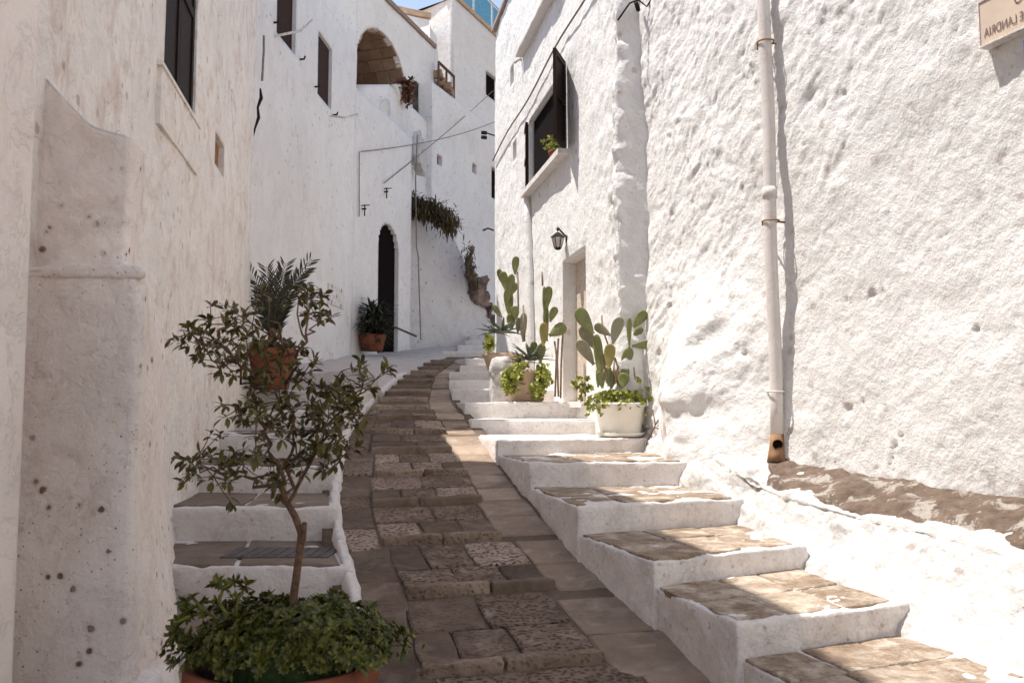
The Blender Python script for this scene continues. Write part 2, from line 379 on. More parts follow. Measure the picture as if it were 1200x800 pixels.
def sgrid(name, rows, mat, parent=None, n=(60, 40), disp=None, thick=.1, smooth=True, ease=True):
    """loft of rows (list of lists of 3D points), bilinear/catmull resampled"""
    A = np.array(rows, float); nu, nv = n
    def rs(A, n):
        m = A.shape[0]; t = np.linspace(0, m - 1, n); i = np.clip(t.astype(int), 0, m - 2); f = (t - i)
        p0 = A[np.clip(i - 1, 0, m - 1)]; p1 = A[i]; p2 = A[i + 1]; p3 = A[np.clip(i + 2, 0, m - 1)]
        f = f.reshape((-1,) + (1,) * (A.ndim - 1))
        return .5 * ((2 * p1) + (-p0 + p2) * f + (2 * p0 - 5 * p1 + 4 * p2 - p3) * f * f + (-p0 + 3 * p1 - 3 * p2 + p3) * f ** 3)
    B = rs(A, nu); B = np.swapaxes(rs(np.swapaxes(B, 0, 1), nv), 0, 1)
    gu = np.gradient(B, axis=0); gv = np.gradient(B, axis=1); Nn = np.cross(gu, gv); Nn /= np.maximum(np.linalg.norm(Nn, axis=2, keepdims=True), 1e-9)
    if Nn[..., 2].mean() < 0: Nn = -Nn; flip = True
    else: flip = False
    if disp: B = B + Nn * disp(B)[..., None]
    idx = np.arange(nu * nv).reshape(nu, nv)
    q = np.stack([idx[:-1, :-1], idx[1:, :-1], idx[1:, 1:], idx[:-1, 1:]], -1).reshape(-1, 4)
    if flip: q = q[:, ::-1]
    v = B.reshape(-1, 3).tolist(); f = q.tolist()
    ring = list(idx[:, 0]) + list(idx[-1, 1:]) + list(idx[-2::-1, -1]) + list(idx[0, -2:0:-1])
    b = len(v); v += [(v[i][0], v[i][1], v[i][2] - thick) for i in ring]; m = len(ring)
    for k in range(m): f.append([ring[k], ring[(k + 1) % m], b + (k + 1) % m, b + k])
    return mesh_obj(name, v, f, mat, parent, smooth)
def rbox(name, quad, z0, z1, r, step, amp, mat, parent=None, freq=6., smooth=True, loc=None, ztop=None, seed=0.):
    """rounded, uneven block. quad: FL, FR, BR, BL plan points"""
    FL, FR, BR, BL = [np.array(q, float) for q in quad]
    Lu = (np.linalg.norm(FR - FL) + np.linalg.norm(BR - BL)) / 2; Lv = (np.linalg.norm(BL - FL) + np.linalg.norm(BR - FR)) / 2; H = z1 - z0
    def arr(Ln):
        rr = min(r, Ln * .3); base = [0, rr * .35, rr]; n = max(1, int(round((Ln - 2 * rr) / step)))
        mid = list(np.linspace(rr, Ln - rr, n + 1)[1:]); return np.array(base + mid + [Ln - rr * .35, Ln])
    us, vs, ws = arr(Lu), arr(Lv), arr(H)
    verts = []; faces = []; key = {}
    def vid(u, v, w):
        k = (round(u, 5), round(v, 5), round(w, 5))
        if k not in key: key[k] = len(verts); verts.append((u, v, w))
        return key[k]
    def face(A, B, fn, flip):
        for i in range(len(A) - 1):
            for j in range(len(B) - 1):
                q = [vid(*fn(A[i], B[j])), vid(*fn(A[i + 1], B[j])), vid(*fn(A[i + 1], B[j + 1])), vid(*fn(A[i], B[j + 1]))]
                faces.append(q[::-1] if flip else q)
    face(us, vs, lambda a, b: (a, b, H), False); face(us, vs, lambda a, b: (a, b, 0), True)
    face(us, ws, lambda a, b: (a, 0, b), False); face(us, ws, lambda a, b: (a, Lv, b), True)
    face(vs, ws, lambda a, b: (0, a, b), True); face(vs, ws, lambda a, b: (Lu, a, b), False)
    V = np.array(verts); rr = min(r, Lu * .3, Lv * .3, H * .3); D = np.array([Lu, Lv, H])
    c = np.clip(V, rr, D - rr); dv = V - c; n = np.linalg.norm(dv, axis=1, keepdims=True); nn = dv / np.maximum(n, 1e-9); V2 = c + nn * rr
    fu = V2[:, 0:1] / Lu; fv = V2[:, 1:2] / Lv
    xy = FL * (1 - fu) * (1 - fv) + FR * fu * (1 - fv) + BR * fu * fv + BL * (1 - fu) * fv
    eu = (FR - FL); eu = eu / np.linalg.norm(eu); ev = (BL - FL); ev = ev / np.linalg.norm(ev)
    Wd = np.concatenate([xy, V2[:, 2:3] + z0], 1)
    if ztop is not None: Wd[:, 2] += np.array([ztop(a, b) for a, b in zip(fu[:, 0], fv[:, 0])]) * (V2[:, 2] / H)
    nw = np.concatenate([nn[:, 0:1] * eu + nn[:, 1:2] * ev, nn[:, 2:3]], 1)
    if amp: Wd = Wd + nw * ((fbm(Wd + seed, freq, 3) + .6 * fbm(Wd + seed, freq * 4, 3)) * amp)[:, None]
    return mesh_obj(name, Wd, faces, mat, parent, smooth, loc)
def slab(name, quad, h, mat, parent, bev=.009, jit=.014, share=None):
    """one paving slab: 8 point outline, bevelled, slightly uneven (38 triangles)"""
    q = [Vector(x) for x in quad]; c = sum(q, Vector()) / 4
    ring = []
    for i in range(4):
        a, b = q[i], q[(i + 1) % 4]
        ring.append(a + (c - a).normalized() * random.uniform(.002, .014)); ring.append((a + b) / 2 + Vector((random.uniform(-jit, jit), random.uniform(-jit, jit), 0)))
    t = random.uniform(-.004, .004); v = []
    for k, z in ((0, -h), (0, -bev * .7), (1, 0)):
        for p in ring:
            d = c - p; pp = p + (d.normalized() * bev * 1.3 if k else Vector()); v.append(pp + Vector((0, 0, z + t + (random.uniform(-.003, .003) if k else 0))))
    f = [(i, (i + 1) % 8, 8 + (i + 1) % 8, 8 + i) for i in range(8)] + [(8 + i, 8 + (i + 1) % 8, 16 + (i + 1) % 8, 16 + i) for i in range(8)] + [tuple(range(16, 24))]
    if (q[1] - q[0]).cross(q[3] - q[0]).z < 0: f = [x[::-1] for x in f]
    return mesh_obj(name, v, f, mat, parent, False, loc=c)

# ------------------------------------------------------------------ layout of the lane
W1 = (-1.22, -.17); W2 = (-3.78, .08); W3 = (-6.06, .24); WR = (2.51, -.20); WN = (3.975, -.375)
AF = (-8.85, .34)
def zr(y): return -1.83 + .2 * y if y < 9 else -.03 + .15 * (y - 9)
_ly = [0, 2.5, 3.5, 4.36, 5.2, 5.9, 6.49, 7.96, 10, 12, 14, 15, 15.7]; _lx = [-.1, -.45, -.62, -.78, -1.03, -1.21, -1.32, -1.54, -1.6, -1.61, -1.5, -1.42, -1.2]
_ry = [0, 2, 3, 3.55, 4.2, 4.95, 5.9, 7.01, 8.36, 9.6, 12.5, 14.5, 15.7]; _rx = [1.9, 1.38, 1.07, .906, .667, .396, .118, -.12, -.40, -.67, -.93, -.80, -.65]
RL = lambda y: float(np.interp(y, _ly, _lx)); RR = lambda y: float(np.interp(y, _ry, _rx))
# ground sheet: the hillside under everything
gx = [-400, -60, -12, -6, -3, 0, 3, 6, 12, 60, 400]; gy = [-400, -60, -12, -4, 0, 3, 6, 9, 12, 15, 18, 24, 40, 90, 400]
gz = lambda y: (zr(y) if -8 < y < 16 else (-3.43 if y <= -8 else min(1.02 + .07 * (y - 16), 3.5))) - .12
gv = [(x, y, gz(y)) for y in gy for x in gx]; n_ = len(gx)
tag(mesh_obj('ground', gv, [(j * n_ + i, j * n_ + i + 1, (j + 1) * n_ + i + 1, (j + 1) * n_ + i) for j in range(len(gy) - 1) for i in range(n_ - 1)], M['mortar']), kind='structure')
# ------------------------------------------------------------------ paved ramp
rows = [[(RL(y) - .1 + (RR(y) - RL(y) + .2) * u, y, zr(y) - .010) for u in np.linspace(0, 1, 5)] for y in np.linspace(-2, 15.7, 60)]
ramp = tag(sgrid('paved_ramp', rows, M['mortar'], None, (240, 16), lambda B: fbm(B, 4, 3) * .008, .25), kind='structure')
def rp(u, y, dz=0):
    k = float(np.interp(y, [3, 6, 8.5], [.17, .12, 0])); x = RL(y) + (RR(y) - RL(y)) * u
    yy = y + k * (u - .45) * (RR(y) - RL(y)); x = RL(yy) + (RR(yy) - RL(yy)) * u
    return Vector((x, yy, zr(yy) + dz))
bars_y = [.9, 1.6, 2.3, 3.0, 3.70, 4.46, 5.18, 5.90, 6.62, 7.33, 8.03, 8.63, 9.2, 9.8, 10.4, 11.0, 11.6, 12.2, 12.8, 13.4, 14.0, 14.6, 15.2]
for bi in range(len(bars_y) - 1):
    y0, y1 = bars_y[bi], bars_y[bi + 1]; far = y0 > 9
    c0, c1 = .19 + random.uniform(-.02, .02), .74 + random.uniform(-.03, .04)
    if far: c0, c1 = .06, .70
    # bar: two or three uneven long stones
    k = random.choice([1, 2, 2]) if not far else 1; cuts = [c0] + sorted(c0 + (c1 - c0) * (j + random.uniform(-.2, .2)) / k for j in range(1, k)) + [c1]
    for a, b in zip(cuts[:-1], cuts[1:]):
        th = .065 + random.uniform(-.006, .012); o = random.uniform(-.012, .012)
        A, B_, C_, D_ = rp(a + .003, y0 + o), rp(b - .003, y0 + o), rp(b - .003, y0 + o + th), rp(a + .003, y0 + o + th); zz = (A.z + B_.z) / 2
        rbox('bar_stone', [A[:2], B_[:2], C_[:2], D_[:2]], zz - .06, zz + .044 + random.uniform(0, .012), .016, .045, .007, M['bar'], ramp, 14., loc=(A + B_) / 2, ztop=lambda u, v, A=A, B_=B_: (B_.z - A.z) * (u - .5))
    m = (y0 + y1) / 2 + random.uniform(-.04, .04); ys = [y0 + .05, m, y1 - .012] if not far else [y0 + .05, y1 - .012]
    for ya, yb in zip(ys[:-1], ys[1:]):
        lift = lambda y: .018 * (1 - (y - y0) / (y1 - y0))
        sp = random.uniform(.38, .62)
        us = ([c0, c0 + (c1 - c0) * (sp - .17), c0 + (c1 - c0) * (sp + .17), c1] if random.random() < .45 else [c0, c0 + (c1 - c0) * sp, c1]) if not far else [c0, c1]
        for a, b in zip(us[:-1], us[1:]):
            g = .004; slab('paving_slab', [rp(a + g, ya + g, lift(ya)), rp(b - g, ya + g, lift(ya)), rp(b - g, yb - g, lift(yb)), rp(a + g, yb - g, lift(yb))], .05, M['paver'], ramp)
    for (a, b) in ((.0, c0), (c1, 1.)):
        nsp = 2 if not far else 1; off = random.uniform(-.15, .15)
        for j in range(nsp):
            ya = y0 + (y1 - y0) * j / nsp + off; yb = y0 + (y1 - y0) * (j + 1) / nsp + off
            g = .003; slab('paving_slab', [rp(a + g, ya + g), rp(b - g, ya + g), rp(b - g, yb - g), rp(a + g, yb - g)], .05, M['lane'] if a > .5 else M['paver'], ramp)
# ------------------------------------------------------------------ right staircase
ST = [(-1.52, (1.42, 1.9), (2.6, 2.2)), (-1.22, (1.25, 2.3), (2.1, 2.62)), (-.965, (1.06, 2.80), (1.88, 3.16)), (-.83, (.874, 3.39), (1.66, 3.76)), (-.71, (.66, 4.06), (1.51, 4.58)), (-.547, (.37, 4.88), (1.39, 5.36)),
      (-.37, (.12, 6.0), (1.22, 6.15)), (-.244, (-.12, 6.97), (1.2, 7.4)), (-.10, (-.40, 8.3), (1.0, 8.35)), (.08, (-.50, 9.0), (.8, 9.05)),
      (.24, (-.70, 10.0), (.6, 10.0)), (.38, (-.81, 11.0), (.4, 11.0)), (.53, (-.89, 12.), (.2, 12.)), (.68, (-.80, 13.), (.05, 13.)), (.84, (-.76, 14.), (-.1, 14.)), (1.0, (-1.2, 15.1), (1.5, 15.0))]
rs_ = MB(); rs_.box((1.6, 1.2, -2.2), (.5, .5, .3)); 
stair_r = tag(rs_.build('right_staircase', M['step']), kind='structure')
for i in range(len(ST) - 1):
    h, FL, FR = ST[i]; h2, BL, BR = ST[i + 1]
    zb = min(zr(FL[1]), zr(BL[1])) - .35
    e = .06; dBL = (BL[0], BL[1] + e); dBR = (BR[0], BR[1] + e)
    rbox('step', [FL, (FR[0] + .05, FR[1]), (BR[0] + .12, dBR[1]), dBL], zb, h, .014, .035 if i < 8 else .12, .010, M['step'], stair_r, 5., seed=i * 3.1)
    if 1 <= i <= 8:
        inf = .03; a0, b0, c0, d0 = [Vector((*q, h)) for q in (FL, FR, BR, BL)]
        def bl(u, v): return a0 * (1 - u) * (1 - v) + b0 * u * (1 - v) + c0 * u * v + d0 * (1 - u) * v
        vs_ = [.025, random.uniform(.45, .6), .985]
        for va, vb in zip(vs_[:-1], vs_[1:]):
            us_ = [.018, random.uniform(.28, .4), random.uniform(.6, .72), .998]
            for ua, ub in zip(us_[:-1], us_[1:]):
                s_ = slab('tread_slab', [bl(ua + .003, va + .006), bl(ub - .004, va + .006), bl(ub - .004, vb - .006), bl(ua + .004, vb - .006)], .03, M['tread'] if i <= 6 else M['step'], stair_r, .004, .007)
                s_.location.z += .0075
# upper street steps, crossing the lane behind the houses
for i, (z, y) in enumerate([(1.08, 15.75), (1.24, 16.5), (1.40, 17.2), (1.56, 17.9)]):
    x0 = [-1.30, -1.05, -.95, -.9][i]
    rbox('step', [(x0, y), (3.2, y - .3), (3.2, y + 1.2), (x0, y + 1.1)], z - .6, z, .02, .15, .012, M['step'], stair_r, 4., seed=20 + i)
# ------------------------------------------------------------------ left staircase
LS = [(-1.46, 2.05), (-1.25, 2.9), (-1.04, 3.75), (-.83, 4.6), (-.617, 5.46), (-.41, 6.3), (-.2, 7.15), (0., 8.0), (.2, 8.9), (.4, 9.8)]
ls = MB(); ls.box((-1.3, 1.0, -2.3), (.5, .5, .3)); stair_l = tag(ls.build('left_staircase', M['stepleft']), kind='structure')
for i in range(len(LS) - 1):
    h, y = LS[i]; h2, y2 = LS[i + 1]; xr, xr2 = RL(y) - .01, RL(y2) - .01
    rbox('step', [(-3.1, y), (xr, y), (xr2, y2 + .06), (-3.1, y2 + .06)], zr(y) - .4, h, .018, .045, .012, M['stepleft'], stair_l, 5., seed=40 + i)
    if i <= 7:
        nn = 3; cuts = [0, random.uniform(.25, .4), random.uniform(.55, .75), 1]
        for a, b in zip(cuts[:-1], cuts[1:]):
            xl = -3.0; g = .004
            q = lambda u, yy, xx: Vector((xl + (xx - .045 - xl) * u, yy, h))
            if i == 3 and a > .5: pass
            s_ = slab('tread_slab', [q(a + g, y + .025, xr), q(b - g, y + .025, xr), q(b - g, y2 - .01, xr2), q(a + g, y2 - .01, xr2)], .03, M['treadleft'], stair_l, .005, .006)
            s_.location.z += .013
mg = MB(); x0, x1 = -1.62, -1.02; mg.box((( x0 + x1) / 2, 4.98, -.822), (x1 - x0, .34, .02))
for k in range(9): mg.box((x0 + .05 + k * .062, 4.98, -.811), (.018, .28, .006))
o = mg.build('drain_cover', plain('drain_iron', (.11,.095,.09), .7, .3), loc=(-1.32, 4.98, -.83)); tag(o, 'dark rectangular drain cover let into the left-hand step behind the potted tree', 'drain cover')
rows = [[(RL(y) - .05, y, zr(y) - .08), (RL(y) - .035, y, zr(y) + .045), (RL(y) + .004, y, zr(y) + .05), (RL(y) + .028, y, zr(y) + .03), (RL(y) + .035, y, zr(y) - .05)] for y in np.linspace(2.2, 12.6, 60)]
tag(sgrid('white_kerb', rows, M['stepleft'], None, (420, 14), lambda B: fbm(B, 7, 3) * .012, .1), kind='structure')
# sloping landing between the left steps and the far houses
rows = [[(-3.35 + .04 * (y - 9), y, .42 + (y - 9.8) * .115), ((RL(y) - 3.3) / 2, y, .41 + (y - 9.8) * .108), (RL(y) - .02, y, max(zr(y) + .05, .40 + (y - 9.8) * .02 - .32 * min(1, (y - 9.8)) + .0)), (RL(y) + .03, y, zr(y) - .1)] for y in (9.75, 10.5, 11.5, 12.5, 13.5, 14.5, 15.4, 16.4, 17.4)]
rows = [[a, b, c, d] for a, b, c, d in rows]
tag(sgrid('landing', rows, M['landing'], None, (90, 40), lambda B: fbm(B, 2.5, 4) * .018, .5), kind='structure')
# ------------------------------------------------------------------ right bank and ledge
A_ = [(2.15, 2.4, -1.25), (1.95, 2.95, -1.08), (1.70, 3.7, -.92), (1.53, 4.5, -.79), (1.42, 5.3, -.63), (1.25, 6.1, -.42), (1.20, 7.0, -.32), (1.10, 7.75, -.2)]
B_ = [(2.78, 2.35, -.78), (2.52, 3.0, -.69), (2.24, 3.7, -.60), (1.86, 4.55, -.53), (1.60, 5.25, -.47), (1.47, 5.75, -.36), (1.36, 6.8, -.20), (1.12, 7.8, -.10)]
C_ = [(3.05, 2.5, -.60), (2.80, 3.15, -.52), (2.52, 3.9, -.45), (2.20, 4.75, -.40), (1.95, 5.45, -.37), (1.85, 5.95, -.25), (1.60, 6.9, -.05), (1.3, 7.9, .05)]
def mixp(a, b, t): return tuple(np.array(a) * (1 - t) + np.array(b) * t)
rows = []
for a, b, c in zip(A_, B_, C_):
    m1 = np.array(mixp(a, b, .4)); m1[2] -= .02; m2 = np.array(mixp(a, b, .8)); m2[2] += .0
    a0 = (a[0] - .10, a[1], a[2] - .25)
    rows.append([a0, a, tuple(m1), tuple(m2), (b[0] + .03, b[1], b[2] - .010), (c[0] + .3, c[1] + .1, c[2] - .03)])
tag(sgrid('whitewashed_bank', rows, M['bank'], None, (300, 110), lambda B: fbm(B, 2.6, 3) * .040 + np.abs(fbm(B, 7, 4, .6)) * .022, .4), kind='structure')
rows = []
for k in range(6):
    b, c = B_[k], C_[k]
    if k == 5: b = mixp(B_[4], B_[5], .6); c = mixp(C_[4], C_[5], .6)
    w_ = .0 if k < 5 else .12
    rows.append([(b[0] - .0 + w_, b[1] - .02, b[2] - .03), (b[0] + .025 + w_, b[1], b[2] + .012), mixp(b, c, .5)[:2] + (mixp(b, c, .5)[2] + .018,), (c[0] + .08, c[1] + .02, c[2] + .03)])
led = sgrid('stone_ledge', rows, M['ledge'], None, (260, 50), lambda B: fbm(B, 7, 4) * .016 + fbm(B, 25, 2) * .004, .1)
tag(led, 'long worn brown stone ledge at the foot of the sunlit wall, under the drainpipe', 'ledge')
rk = sgrid('bare_rock', [[(2.05, 3.0, -.90), (2.1, 3.35, -.84), (2.06, 3.62, -.775)], [(2.35, 2.9, -.80), (2.28, 3.3, -.745), (2.2, 3.6, -.69)], [(2.6, 2.8, -.72), (2.45, 3.2, -.67), (2.28, 3.55, -.65)]], plain('bare_grey_rock', (.50,.46,.43), .9, 0, .35, 9, .8), None, (40, 40), lambda B: fbm(B, 9, 4) * .015, .12)
tag(rk, 'bare grey rock showing through the whitewashed bank below the stone ledge', 'rock')

# ------------------------------------------------------------------ RIGHT: near building with the drainpipe
def rough_disp(base, S):
    Z = base[..., 2]; wv = fbm(base, 3.1, 2) * .14
    u = Z * .80 - S * .60 + wv; v = Z * .60 + S * .80 - wv * .6
    q = np.stack([v * 1.0, u * .62, S * 0 + 3.3], -1)
    mask = sm(-.3, .5, fbm(base, .9, 3) + .45 * sm(5.0, 6.4, base[..., 1]))
    pk = sm(.05, .6, fbm(q + 4, 5.5, 4, .6))
    d = fbm(base, .9, 2) * .028 + fbm(base + 7, 2.4, 2) * .014 + fbm(q, 2.6, 2) * .0065 + (.36 + .75 * mask) * (fbm(q + 9, 8, 5, .66) * .0075 - pk * .008) + fbm(base, 34, 3, .6) * .0022
    n = vnoise(base * 6 + 50) + .6 * fbm(base, 15, 3); return d - sm(1.05, 1.35, n) * .018
near_poly = [(4.0, -6), (4.0, -.1), (1.8, 5.8), (1.17, 7.68)]
L0 = 5.9; Ln = math.dist((4.0, -.1), (1.8, 5.8)); Lm = math.dist((1.8, 5.8), (1.17, 7.68))
def s_near(y):
    return L0 + (y + .1) / 5.9 * Ln if y < 5.8 else L0 + Ln + (y - 5.8) / 1.88 * Lm
def near_bulge(S, Z):
    # rock mass at the foot of the wall between cactus and drainpipe
    sb = s_near(6.5); w_ = .50 + .35 * np.clip((.2 - Z), 0, 1)
    g = np.exp(-((S - sb) / w_) ** 2) * sm(1.35, .0, Z) * .44
    base = np.stack([S * 1.0, S * 0, Z], -1)
    g = g * (1 + .12 * fbm(base, 3.5, 3))
    hole = np.exp(-((S - s_near(6.35)) / .17) ** 2 - ((Z - .50 + .35 * (S - s_near(6.35))) / .10) ** 2) * .09
    hole2 = np.exp(-((S - s_near(6.2)) / .18) ** 2 - ((Z + .02) / .12) ** 2) * .05
    return g - hole - hole2 + .0
nb = empty('rough_whitewashed_house', (2.2, 4.8, -.6), 'near house on the right with rough sunlit whitewash, drainpipe and marble street sign', 'house')
dsn = lambda s: .4 if s < 8 else .016
facade('wall', near_poly, -1.9, 6.4, -1, M['sunwall'], nb, [], dsn, .018, rough_disp, 6., batter=near_bulge, extra_s=[8.0, L0, L0 + Ln])
# NOTE: travel is towards +y so the street lies on the left
# ------------------------------------------------------------------ drainpipe
def onN(px, py, out=.0):
    h = hit(px, py, WN); return h + Vector((-.936, -.351, 0)) * out
pt = P(892, -60, 5.7); pb = P(909, 515, 5.62)
dp = empty('drainpipe', onN(922, 540, .06), 'cream painted drainpipe running down the rough sunlit wall to the stone ledge', 'drainpipe')
base = hit(923, 512, WN) + Vector((-.936, -.351, 0)) * .085
top = Vector((base.x - .02, base.y + .03, 6.0))
def pl(t): return base.lerp(top, t)
m = MB(); pts = [pl(t) + Vector((.006 * math.sin(t * 23), 0, 0)) for t in np.linspace(0, 1, 28)]; m.tube(pts, .043, 14); m.build('pipe', M['pipe'], dp, True)
for t in (.26, .55):
    m = MB(); m.tube([pl(t), pl(t + .012)], .049, 14); m.build('joint', M['pipe'], dp, True)
for zc in (.12, 1.27, 2.52):
    t = (zc - base.z) / (top.z - base.z); c = pl(t); m = MB()
    m.tube([c + Vector((.056 * math.cos(a), .056 * math.sin(a), 0)) for a in np.linspace(0, 2 * math.pi, 17)], .0055, 6)
    m.tube([c + Vector((.05, .01, 0)), c + Vector((.16, .06, 0))], .007, 6); m.tube([c + Vector((-.05, .02, 0)), c + Vector((-.02, .12, 0))], .006, 6)
    m.build('clamp', M['pipeend'] if zc > 1 else M['pipe'], dp, True)
m = MB(); bz = base + Vector((0, 0, 0)); m.tube([bz + Vector((0, 0, .02)), bz + Vector((-.004, -.004, -.06)), bz + Vector((-.01, -.012, -.115)), bz + Vector((-.016, -.02, -.165))], [.045, .049, .054, .06], 14); m.build('shoe', M['pipeend'], dp, True)
m = MB(); c = bz + Vector((-.012, -.052, -.045)); m.tube([c + Vector((0, .012, 0)), c + Vector((0, -.002, 0))], .032, 14); m.build('outlet', M['dark'], dp)
# ------------------------------------------------------------------ street sign (seen mirrored in the photograph)
sg0 = hit(1160, 57, WN) + Vector((-.936, -.351, 0)) * .06; ta = Vector((.351, -.936, 0)); nn_ = Vector((-.936, -.351, 0))
sign = empty('street_sign', sg0, 'tan marble street name plaque with dark lettering high on the rough sunlit wall', 'sign')
m = MB()
def sgp(a, b, o=0): return sg0 + ta * a + Vector((0, 0, b)) + nn_ * o
Wd_, Hd_ = .62, .225
m.add([sgp(0, 0), sgp(Wd_, 0), sgp(Wd_, Hd_), sgp(0, Hd_), sgp(0, 0, -.06), sgp(Wd_, 0, -.06), sgp(Wd_, Hd_, -.06), sgp(0, Hd_, -.06)], [(0,1,2,3)[::-1],(0,1,5,4),(1,2,6,5),(2,3,7,6),(3,0,4,7)])
m.build('plaque', M['marble'], sign)
m = MB()
for a, b, c, d in ((-.007, -.007, Wd_ + .007, 0), (-.007, Hd_, Wd_ + .007, Hd_ + .007), (-.007, 0, 0, Hd_), (Wd_, 0, Wd_ + .007, Hd_)):
    m.add([sgp(a, b, .006), sgp(c, b, .006), sgp(c, d, .006), sgp(a, d, .006), sgp(a, b, -.06), sgp(c, b, -.06), sgp(c, d, -.06), sgp(a, d, -.06)], [(3,2,1,0),(0,1,5,4),(1,2,6,5),(2,3,7,6),(3,0,4,7)])
m.build('frame', M['step'], sign)
def text_mesh(txt, size, a_end, b0, sx):
    cu = bpy.data.curves.new('t', 'FONT'); cu.body = txt; cu.size = size; ob = bpy.data.objects.new('t', cu); C.objects.link(ob)
    dg = bpy.context.evaluated_depsgraph_get(); me = bpy.data.meshes.new_from_object(ob.evaluated_get(dg))
    v = [tuple(sgp(a_end - p.co.x * sx, b0 + p.co.y, .003)) for p in me.vertices]; f = [tuple(p.vertices) for p in me.polygons]
    bpy.data.objects.remove(ob); return v, f
for txt, size, ae, b0, sx in (('VICO', .075, .335, .128, .8), ('DE LANDRIA', .066, .272, .035, .66)):
    v, f = text_mesh(txt, size, ae, b0, sx); mesh_obj('lettering', v, f, M['letter'], sign)
bp = hit(1209, 50, WN) + nn_ * .055; m = MB()
q = [bp + ta * a + Vector((0, 0, b)) for a, b in ((0, 0), (.3, .0), (.3, -.07), (0, -.07))]; q2 = [x - nn_ * .05 for x in q]
m.add(q + q2, [(0,1,2,3),(0,4,5,1),(1,5,6,2),(2,6,7,3),(3,7,4,0)]); o = m.build('blue_plaque', M['bluepl'], None, loc=bp)
tag(o, 'small blue enamel plaque below the marble street sign at the right edge', 'plaque')

# ------------------------------------------------------------------ RIGHT: far building with door and window
yR = lambda px, py=200: hit(px, py, WR).y
far_poly = [(2.51 - .2 * 7.64, 7.64), (2.51 - .2 * 13.95, 13.95), (2.3, 14.45)]
def sR(y): return (y - 7.64) * math.hypot(1, .2)
Sx = math.hypot(1, .2)
yd0, yd1 = yR(687, 380), yR(660, 380); zd0, zd1 = .075, hit(672, 300, WR).z
yw0, yw1 = yR(664, 150), yR(620, 150); zw0, zw1 = 2.93, 3.92
door_h = dict(s0=sR(yd0), s1=sR(yd1), z0=zd0, z1=zd1, d=.15)
win_h = dict(s0=sR(yw0), s1=sR(yw1), z0=zw0, z1=zw1, d=.05)
n1 = hit(600, 89, WR); n2 = hit(603, 177, WR)
nh = [dict(s0=sR(n.y - .13), s1=sR(n.y + .13), z0=n.z - .14, z1=n.z + .14, d=.12) for n in (n1, n2)]
def dispR(base, S):
    d = fbm(base, 1.3, 2) * .012 + fbm(base, 5, 3) * .007 + fbm(base, 22, 2) * .0022
    m_ = sm(1.1, .2, S) * (np.abs(fbm(base, 6, 3))) * .03; lo = sm(.9, .0, base[..., 2]) * .02
    return d + m_ + lo
rb = empty('sunlit_corner_house', (1.0, 7.9, -.1), 'sunlit corner house on the right with dark shuttered window and a recessed door', 'house')
facade('wall', far_poly, -.9, 6.35, -1, M['sunwall'], rb, [door_h, win_h] + nh, .035, .04, dispR, 5.)
# lumpy camera-facing edge where the two sunlit houses meet (partly catches the sun)
rows = [[(.93 + .02 * math.sin(z * 2), 7.66, z), (.97, 7.60, z), (1.10, 7.60, z), (1.26, 7.66, z)] for z in np.linspace(-.35, 6.3, 40)]
def dcor(B): 
    n = fbm(B * np.array([1, 1, .8]), 2.6, 3); return -(n * .05 + fbm(B, 13, 3) * .009 + np.abs(fbm(B, 4, 2)) * .02)
o = sgrid('corner_edge', rows, M['sunwall'], rb, (420, 24), dcor, .02)
def wR(y, z, out=0.):
    n = Vector((-1, -.2, 0)).normalized(); return Vector((2.51 - .2 * y, y, z)) + n * out
def panel(mb, y0, y1, z0, z1, o0, o1, wf=wR):
    v = [wf(y, z, o) for o in (o0, o1) for y, z in ((y0, z0), (y1, z0), (y1, z1), (y0, z1))]
    mb.add(v, [(0,1,2,3)[::-1], (4,5,6,7), (0,1,5,4), (1,2,6,5), (2,3,7,6), (3,0,4,7)])
# door
d_ = MB(); panel(d_, yd0, yd1, zd0, zd1, -.19, -.15); door = d_.build('door', M['wood'], rb)
m = MB(); yi0, yi1 = yd0 + .12, yd1 - .10; zi0, zi1 = zd0 + .95, zd1 - .22
panel(m, yi0, yi1, zi0, zi1, -.15, -.146); m.build('pane', M['dark'], door)
m = MB()
for a in np.linspace(-.9, .9, 5):
    for sg in (-1, 1):
        y0 = (yi0 + yi1) / 2 + a * (yi1 - yi0); L_ = (zi1 - zi0)
        p0 = []
        for t in (0, 1):
            yy = y0 + sg * (t - .5) * .5; p0.append((yy, zi0 + L_ * t))
        # clip to pane
        pts_ = []
        for t in np.linspace(0, 1, 31):
            yy = p0[0][0] + (p0[1][0] - p0[0][0]) * t; zz = zi0 + L_ * t
            if yi0 <= yy <= yi1: pts_.append(wR(yy, zz, -.140))
        if len(pts_) > 1: m.tube([pts_[0], pts_[-1]], .005, 4)
m.build('lattice', M['wood'], door)
m = MB()
for y_, z_, y2_, z2_ in ((yi0 - .04, zi0 - .04, yi1 + .04, zi0), (yi0 - .04, zi1, yi1 + .04, zi1 + .04), (yi0 - .04, zi0, yi0, zi1), (yi1, zi0, yi1 + .04, zi1)): panel(m, y_, y2_, z_, z2_, -.149, -.125)
m.build('frame', plain('brown_frame', (.24,.14,.09), .7), door)
m = MB(); panel(m, yd0 + .16, yd1 - .2, zd0 + .15, zd0 + .8, -.149, -.135); m.build('lower_panel', M['wood'], door)
m = MB(); m.tube([wR(yd0 + .09, .95, -.15), wR(yd0 + .09, .95, -.10)], .02, 8); m.build('knob', M['iron'], door, True)
m = MB(); panel(m, yd0 - .10, yd1 + .08, zd0 - .05, zd0 + .0, -.1, .09); m.build('doorstep', M['step'], rb)
